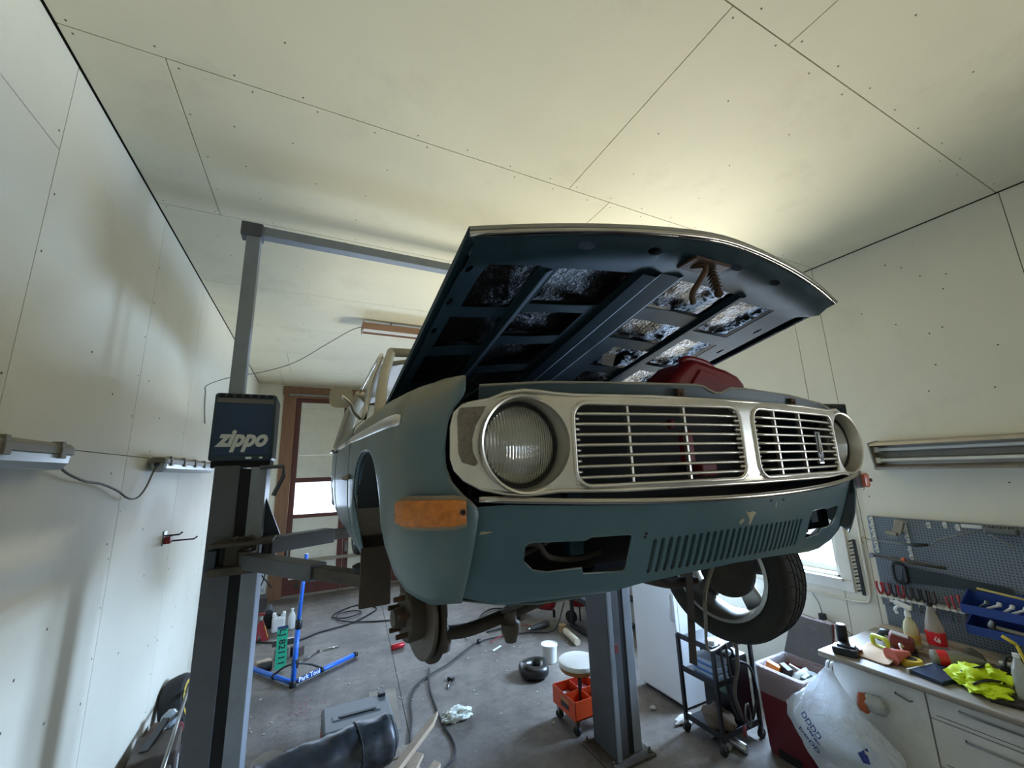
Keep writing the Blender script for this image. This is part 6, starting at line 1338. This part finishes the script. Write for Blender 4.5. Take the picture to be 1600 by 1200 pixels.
cable('jump_lead', [(2.2, 5.35, Z), (2.5, 5.5, Z + .012), (2.8, 5.62, Z + .01), (2.95, 5.52, Z + .02)], .006, M('lead_red', '#8e2a2c', .5), 'thin red lead by the grey power tool', 'lead')
o = MB().lathe([(.026, -.02), (.03, 0), (.026, .02)], (2.08, 5.43, .03), (1, .1, 0), n=14).build('cord_connector', blackp, smooth=40, loc=(2.08, 5.43, 0)); tag(o, 'black connector on the long floor cord', 'connector')
rn = random.Random(5)
b = MB()
for k in range(240):
    x = rn.uniform(-.7, 3.2); y = rn.uniform(3.3, 7.5); s_ = rn.uniform(.004, .014); b.box((x, y, s_ * .25), (s_, s_ * 1.4, s_ * .5), rz=rn.uniform(0, 3))
o = b.build('floor_debris', M('debris', '#b5aea2', .8, var=.4, vs=30)); o['kind'] = 'stuff'; o['label'] = 'small chips and crumbs scattered over the concrete floor'; o['category'] = 'debris'

# tool case
tc_ = thing('tool_case', 'grey and black power tool case with red latch on the floor', 'tool case', (.46, 4.1, 0))
gy = M('case_grey', '#565b5c', .5, var=.08, dirt=('#8c8a84', .15, 8)); kk = M('case_black', '#1a1c1e', .5)
MB().bb((.20, 3.90, .0), (.74, 4.31, .115)).build('lower_shell', kk, tc_, bev=.015); td = MB().bb((.20, 3.90, .118), (.74, 4.31, .235)).build('lid', gy, tc_, bev=.02)
MB().bb((.32, 4.06, .235), (.62, 4.10, .247)).build('handle', kk, td, bev=.006)
for x in (.30, .62): MB().bb((x - .025, 4.045, .232), (x + .03, 4.115, .242)).build('handle_seat', gy, td, bev=.004)
for x in (.22, .70): MB().bb((x - .02, 3.893, .09), (x + .03, 3.905, .19)).build('corner_guard', kk, tc_, bev=.006)
MB().bb((.192, 4.02, .07), (.205, 4.12, .17)).build('red_latch', M('latch_red2', '#8c2b2b', .45), tc_, bev=.006); MB().bb((.64, 3.885, .10), (.73, 3.90, .19)).build('red_corner', M('latch_red2', '#8c2b2b', .45), tc_, bev=.006)
for x in (.42, .56): MB().bb((x - .04, 3.887, .09), (x + .04, 3.902, .17)).build('front_latch', kk, tc_, bev=.004)
MB().bb((.66, 4.24, .235), (.72, 4.30, .26)).build('hinge_block', kk, td, bev=.006)
o = MB().box((.40, 4.40, .008), (.30, .05, .016), rz=.3).build('flat_bar', blk, loc=(.4, 4.4, 0)); tag(o, 'flat dark bar lying behind the tool case', 'bar')

# roll of dark cloth and pointed stakes on a crate at the bottom edge
cr = thing('timber_crate', 'rough timber crate under the dark padded roll', 'crate', (.3, 2.72, 0))
for z in (.10, .26, .42): MB().bb((-.12, 2.50, z), (.66, 2.515, z + .12)).build('slat', plk, cr, bev=.003); MB().bb((-.12, 2.90, z), (.66, 2.915, z + .12)).build('slat', plk, cr, bev=.003)
for x in (-.12, .60):
    for y in (2.515, 2.84): MB().bb((x, y, 0), (x + .06, y + .06, .54)).build('post', plk, cr, bev=.003)
for k in range(4): MB().bb((-.12, 2.50 + k * .106, .54), (.66, 2.59 + k * .106, .555)).build('top_board', plk, cr, bev=.003)
den = M('dark_leather', '#2d3238', .42, var=.25, vs=5, dirt=('#67727d', .35, 3), bump=.1, bs=25)
t = thing('padded_roll', 'dark blue-black padded cloth roll at the bottom edge', 'roll', (.25, 2.78, .555))
rws = []
for i in range(49):
    s_ = i / 48; x = -.16 + .70 * s_; y = 2.70 + .13 * s_; rr = .125 * (1 - .5 * max(0, s_ - .93) / .07) * (1 - .1 * (1 - s_)); row = []
    for j in range(28):
        a = 2 * PI * j / 28; k = 1 + .04 * math.sin(a * 3 + s_ * 16) + .09 * nz2.noise(Vector((s_ * 9, math.cos(a) * 2, math.sin(a) * 2))) + .05 * (1 - 2 * abs(nz2.noise(Vector((s_ * 14 + a * 2, math.cos(a) * 1.5, math.sin(a) * 1.5))))); row.append((x - .2 * rr * k * math.cos(a), y + rr * k * math.cos(a), .555 + .118 + rr * .94 * k * math.sin(a)))
    rws.append(row)
MB().grid(rws, closed=True).add(rws[-1], [tuple(range(28))]).add(rws[0], [tuple(range(28))]).build('cloth', den, t, smooth=80)
for s_ in (.70, .97):
    i = int(s_ * 48); MB().tube([(p[0], p[1] + (p[1] - 2.8) * .02, p[2] + .002) for p in rws[i]], .004, 5, cap=False).build('seam', M('seam_dark', '#22272c', .6), t, smooth=180)
wd2 = M('stake_wood', '#b09c84', .6, var=.15, vs=3, stretch=(3, 3, 12))
for k, (p, q, w_, hh, lb_) in enumerate((((.30, 2.40, .615), (.76, 2.84, .68), .045, .03, 'pointed pale wooden stake, topmost at the bottom edge'), ((.40, 2.36, .57), (.66, 2.72, .60), .06, .02, 'flat pale lath, second stake under the topmost'), ((.50, 2.36, .57), (.74, 2.62, .585), .05, .022, 'short pale lath, rightmost of the wood at the bottom edge'), ((.22, 2.36, .57), (.50, 2.62, .60), .06, .02, 'pale lath touching the dark padded roll'))):
    p, q = Vector(p), Vector(q); d = (q - p).normalized(); s_ = Vector((d.y, -d.x, 0)).normalized(); u_ = s_.cross(d); vs = []; tip = q + d * (.10 if k == 0 else .01)
    prof = [p + s_ * w_ / 2, p - s_ * w_ / 2, q - s_ * w_ / 2, tip - s_ * (w_ * .1 if k == 0 else w_ * .45), q + s_ * w_ / 2 - d * .0]
    n = len(prof); o = MB().add([v for v in prof] + [v + u_ * -hh for v in prof], [tuple(range(n)), tuple(reversed(range(n, 2 * n)))] + [(i, (i + 1) % n, n + (i + 1) % n, n + i) for i in range(n)]).build('wooden_stake', wd2, bev=.002, loc=p); tag(o, lb_, 'stake', 'wooden stakes at the bottom edge')

# clutter along the left wall
t = thing('old_tyre', 'dark tyre with yellow marked rim leaning on the left wall behind the column', 'tyre', (-.9, 4.9, .0))
ax = Vector((.94, -.1, .32)); MB().lathe([(.13, -.07), (.17, -.085), (.235, -.08), (.255, -.05), (.258, 0), (.255, .05), (.235, .08), (.17, .085), (.13, .07), (.13, -.07)], (-.88, 4.85, .27), ax, n=48, cap=False).build('tyre', rubber, t, smooth=50); MB().lathe([(.165, .083), (.195, .088), (.20, .086)], (-.88, 4.85, .27), ax, n=48, cap=False).build('yellow_ring', M('ring_yellow', '#b59a35', .5, var=.3, vs=30), t, smooth=50)
o = MB().tube([(-.72, 3.55, .42), (-.83, 4.72, .46)], .013, 10).build('steel_pipe', steel, smooth=180, loc=(-.75, 4.0, .42)); tag(o, 'steel pipe lying over the clutter along the left wall', 'pipe')
o = crumple('glass_jar', M('jar_glass', '#b9c6cc', .1, var=.05, trans=.5), None, (-.86, 4.36, .40), (.06, .07, .07), .1, 61, 3, loc=(-.86, 4.36, .33)); tag(o, 'round clear jar in the clutter beside the left wall', 'jar')
for k, (c, d, hx, nm_, lb_) in enumerate((((-.93, 4.42, .16), (.16, .30, .33), '#5d463c', 'brown_box', 'brown box under the clear jar by the left wall'), ((-.86, 4.05, .20), (.26, .34, .40), '#4a4038', 'dark_case', 'dark brown case with white label by the left wall'), ((-.84, 3.70, .17), (.30, .30, .34), '#57524a', 'grey_case', 'grey-brown case at the bottom edge by the left wall'), ((-.66, 4.5, .12), (.22, .26, .24), '#3f4347', 'slate_box', 'slate grey box beside the column foot'))):
    o = MB().box(c, d, rz=.12 * k).build(nm_, M(nm_ + '_m', hx, .7, var=.3, dirt=('#2a2420', .3, 6)), bev=.012, loc=(c[0], c[1], 0)); tag(o, lb_, 'box')
    if k == 1: MB().box((-.725, 4.03, .25), (.006, .07, .10), rz=.12).build('white_label', opq, o)
o = MB().box((-.89, 4.2, .42), (.05, .45, .02), rz=-.1, rx=.1).build('black_strap_bar', blk, bev=.003, loc=(-.8, 4.2, .4)); tag(o, 'black flat bar across the clutter by the left wall', 'bar')
o = MB().box((-.78, 4.28, .37), (.05, .10, .04), rz=.5).build('red_wrapper', M('wrap_red', '#7d222a', .5), bev=.008, loc=(-.78, 4.28, .35)); tag(o, 'small red package in the clutter by the left wall', 'package')
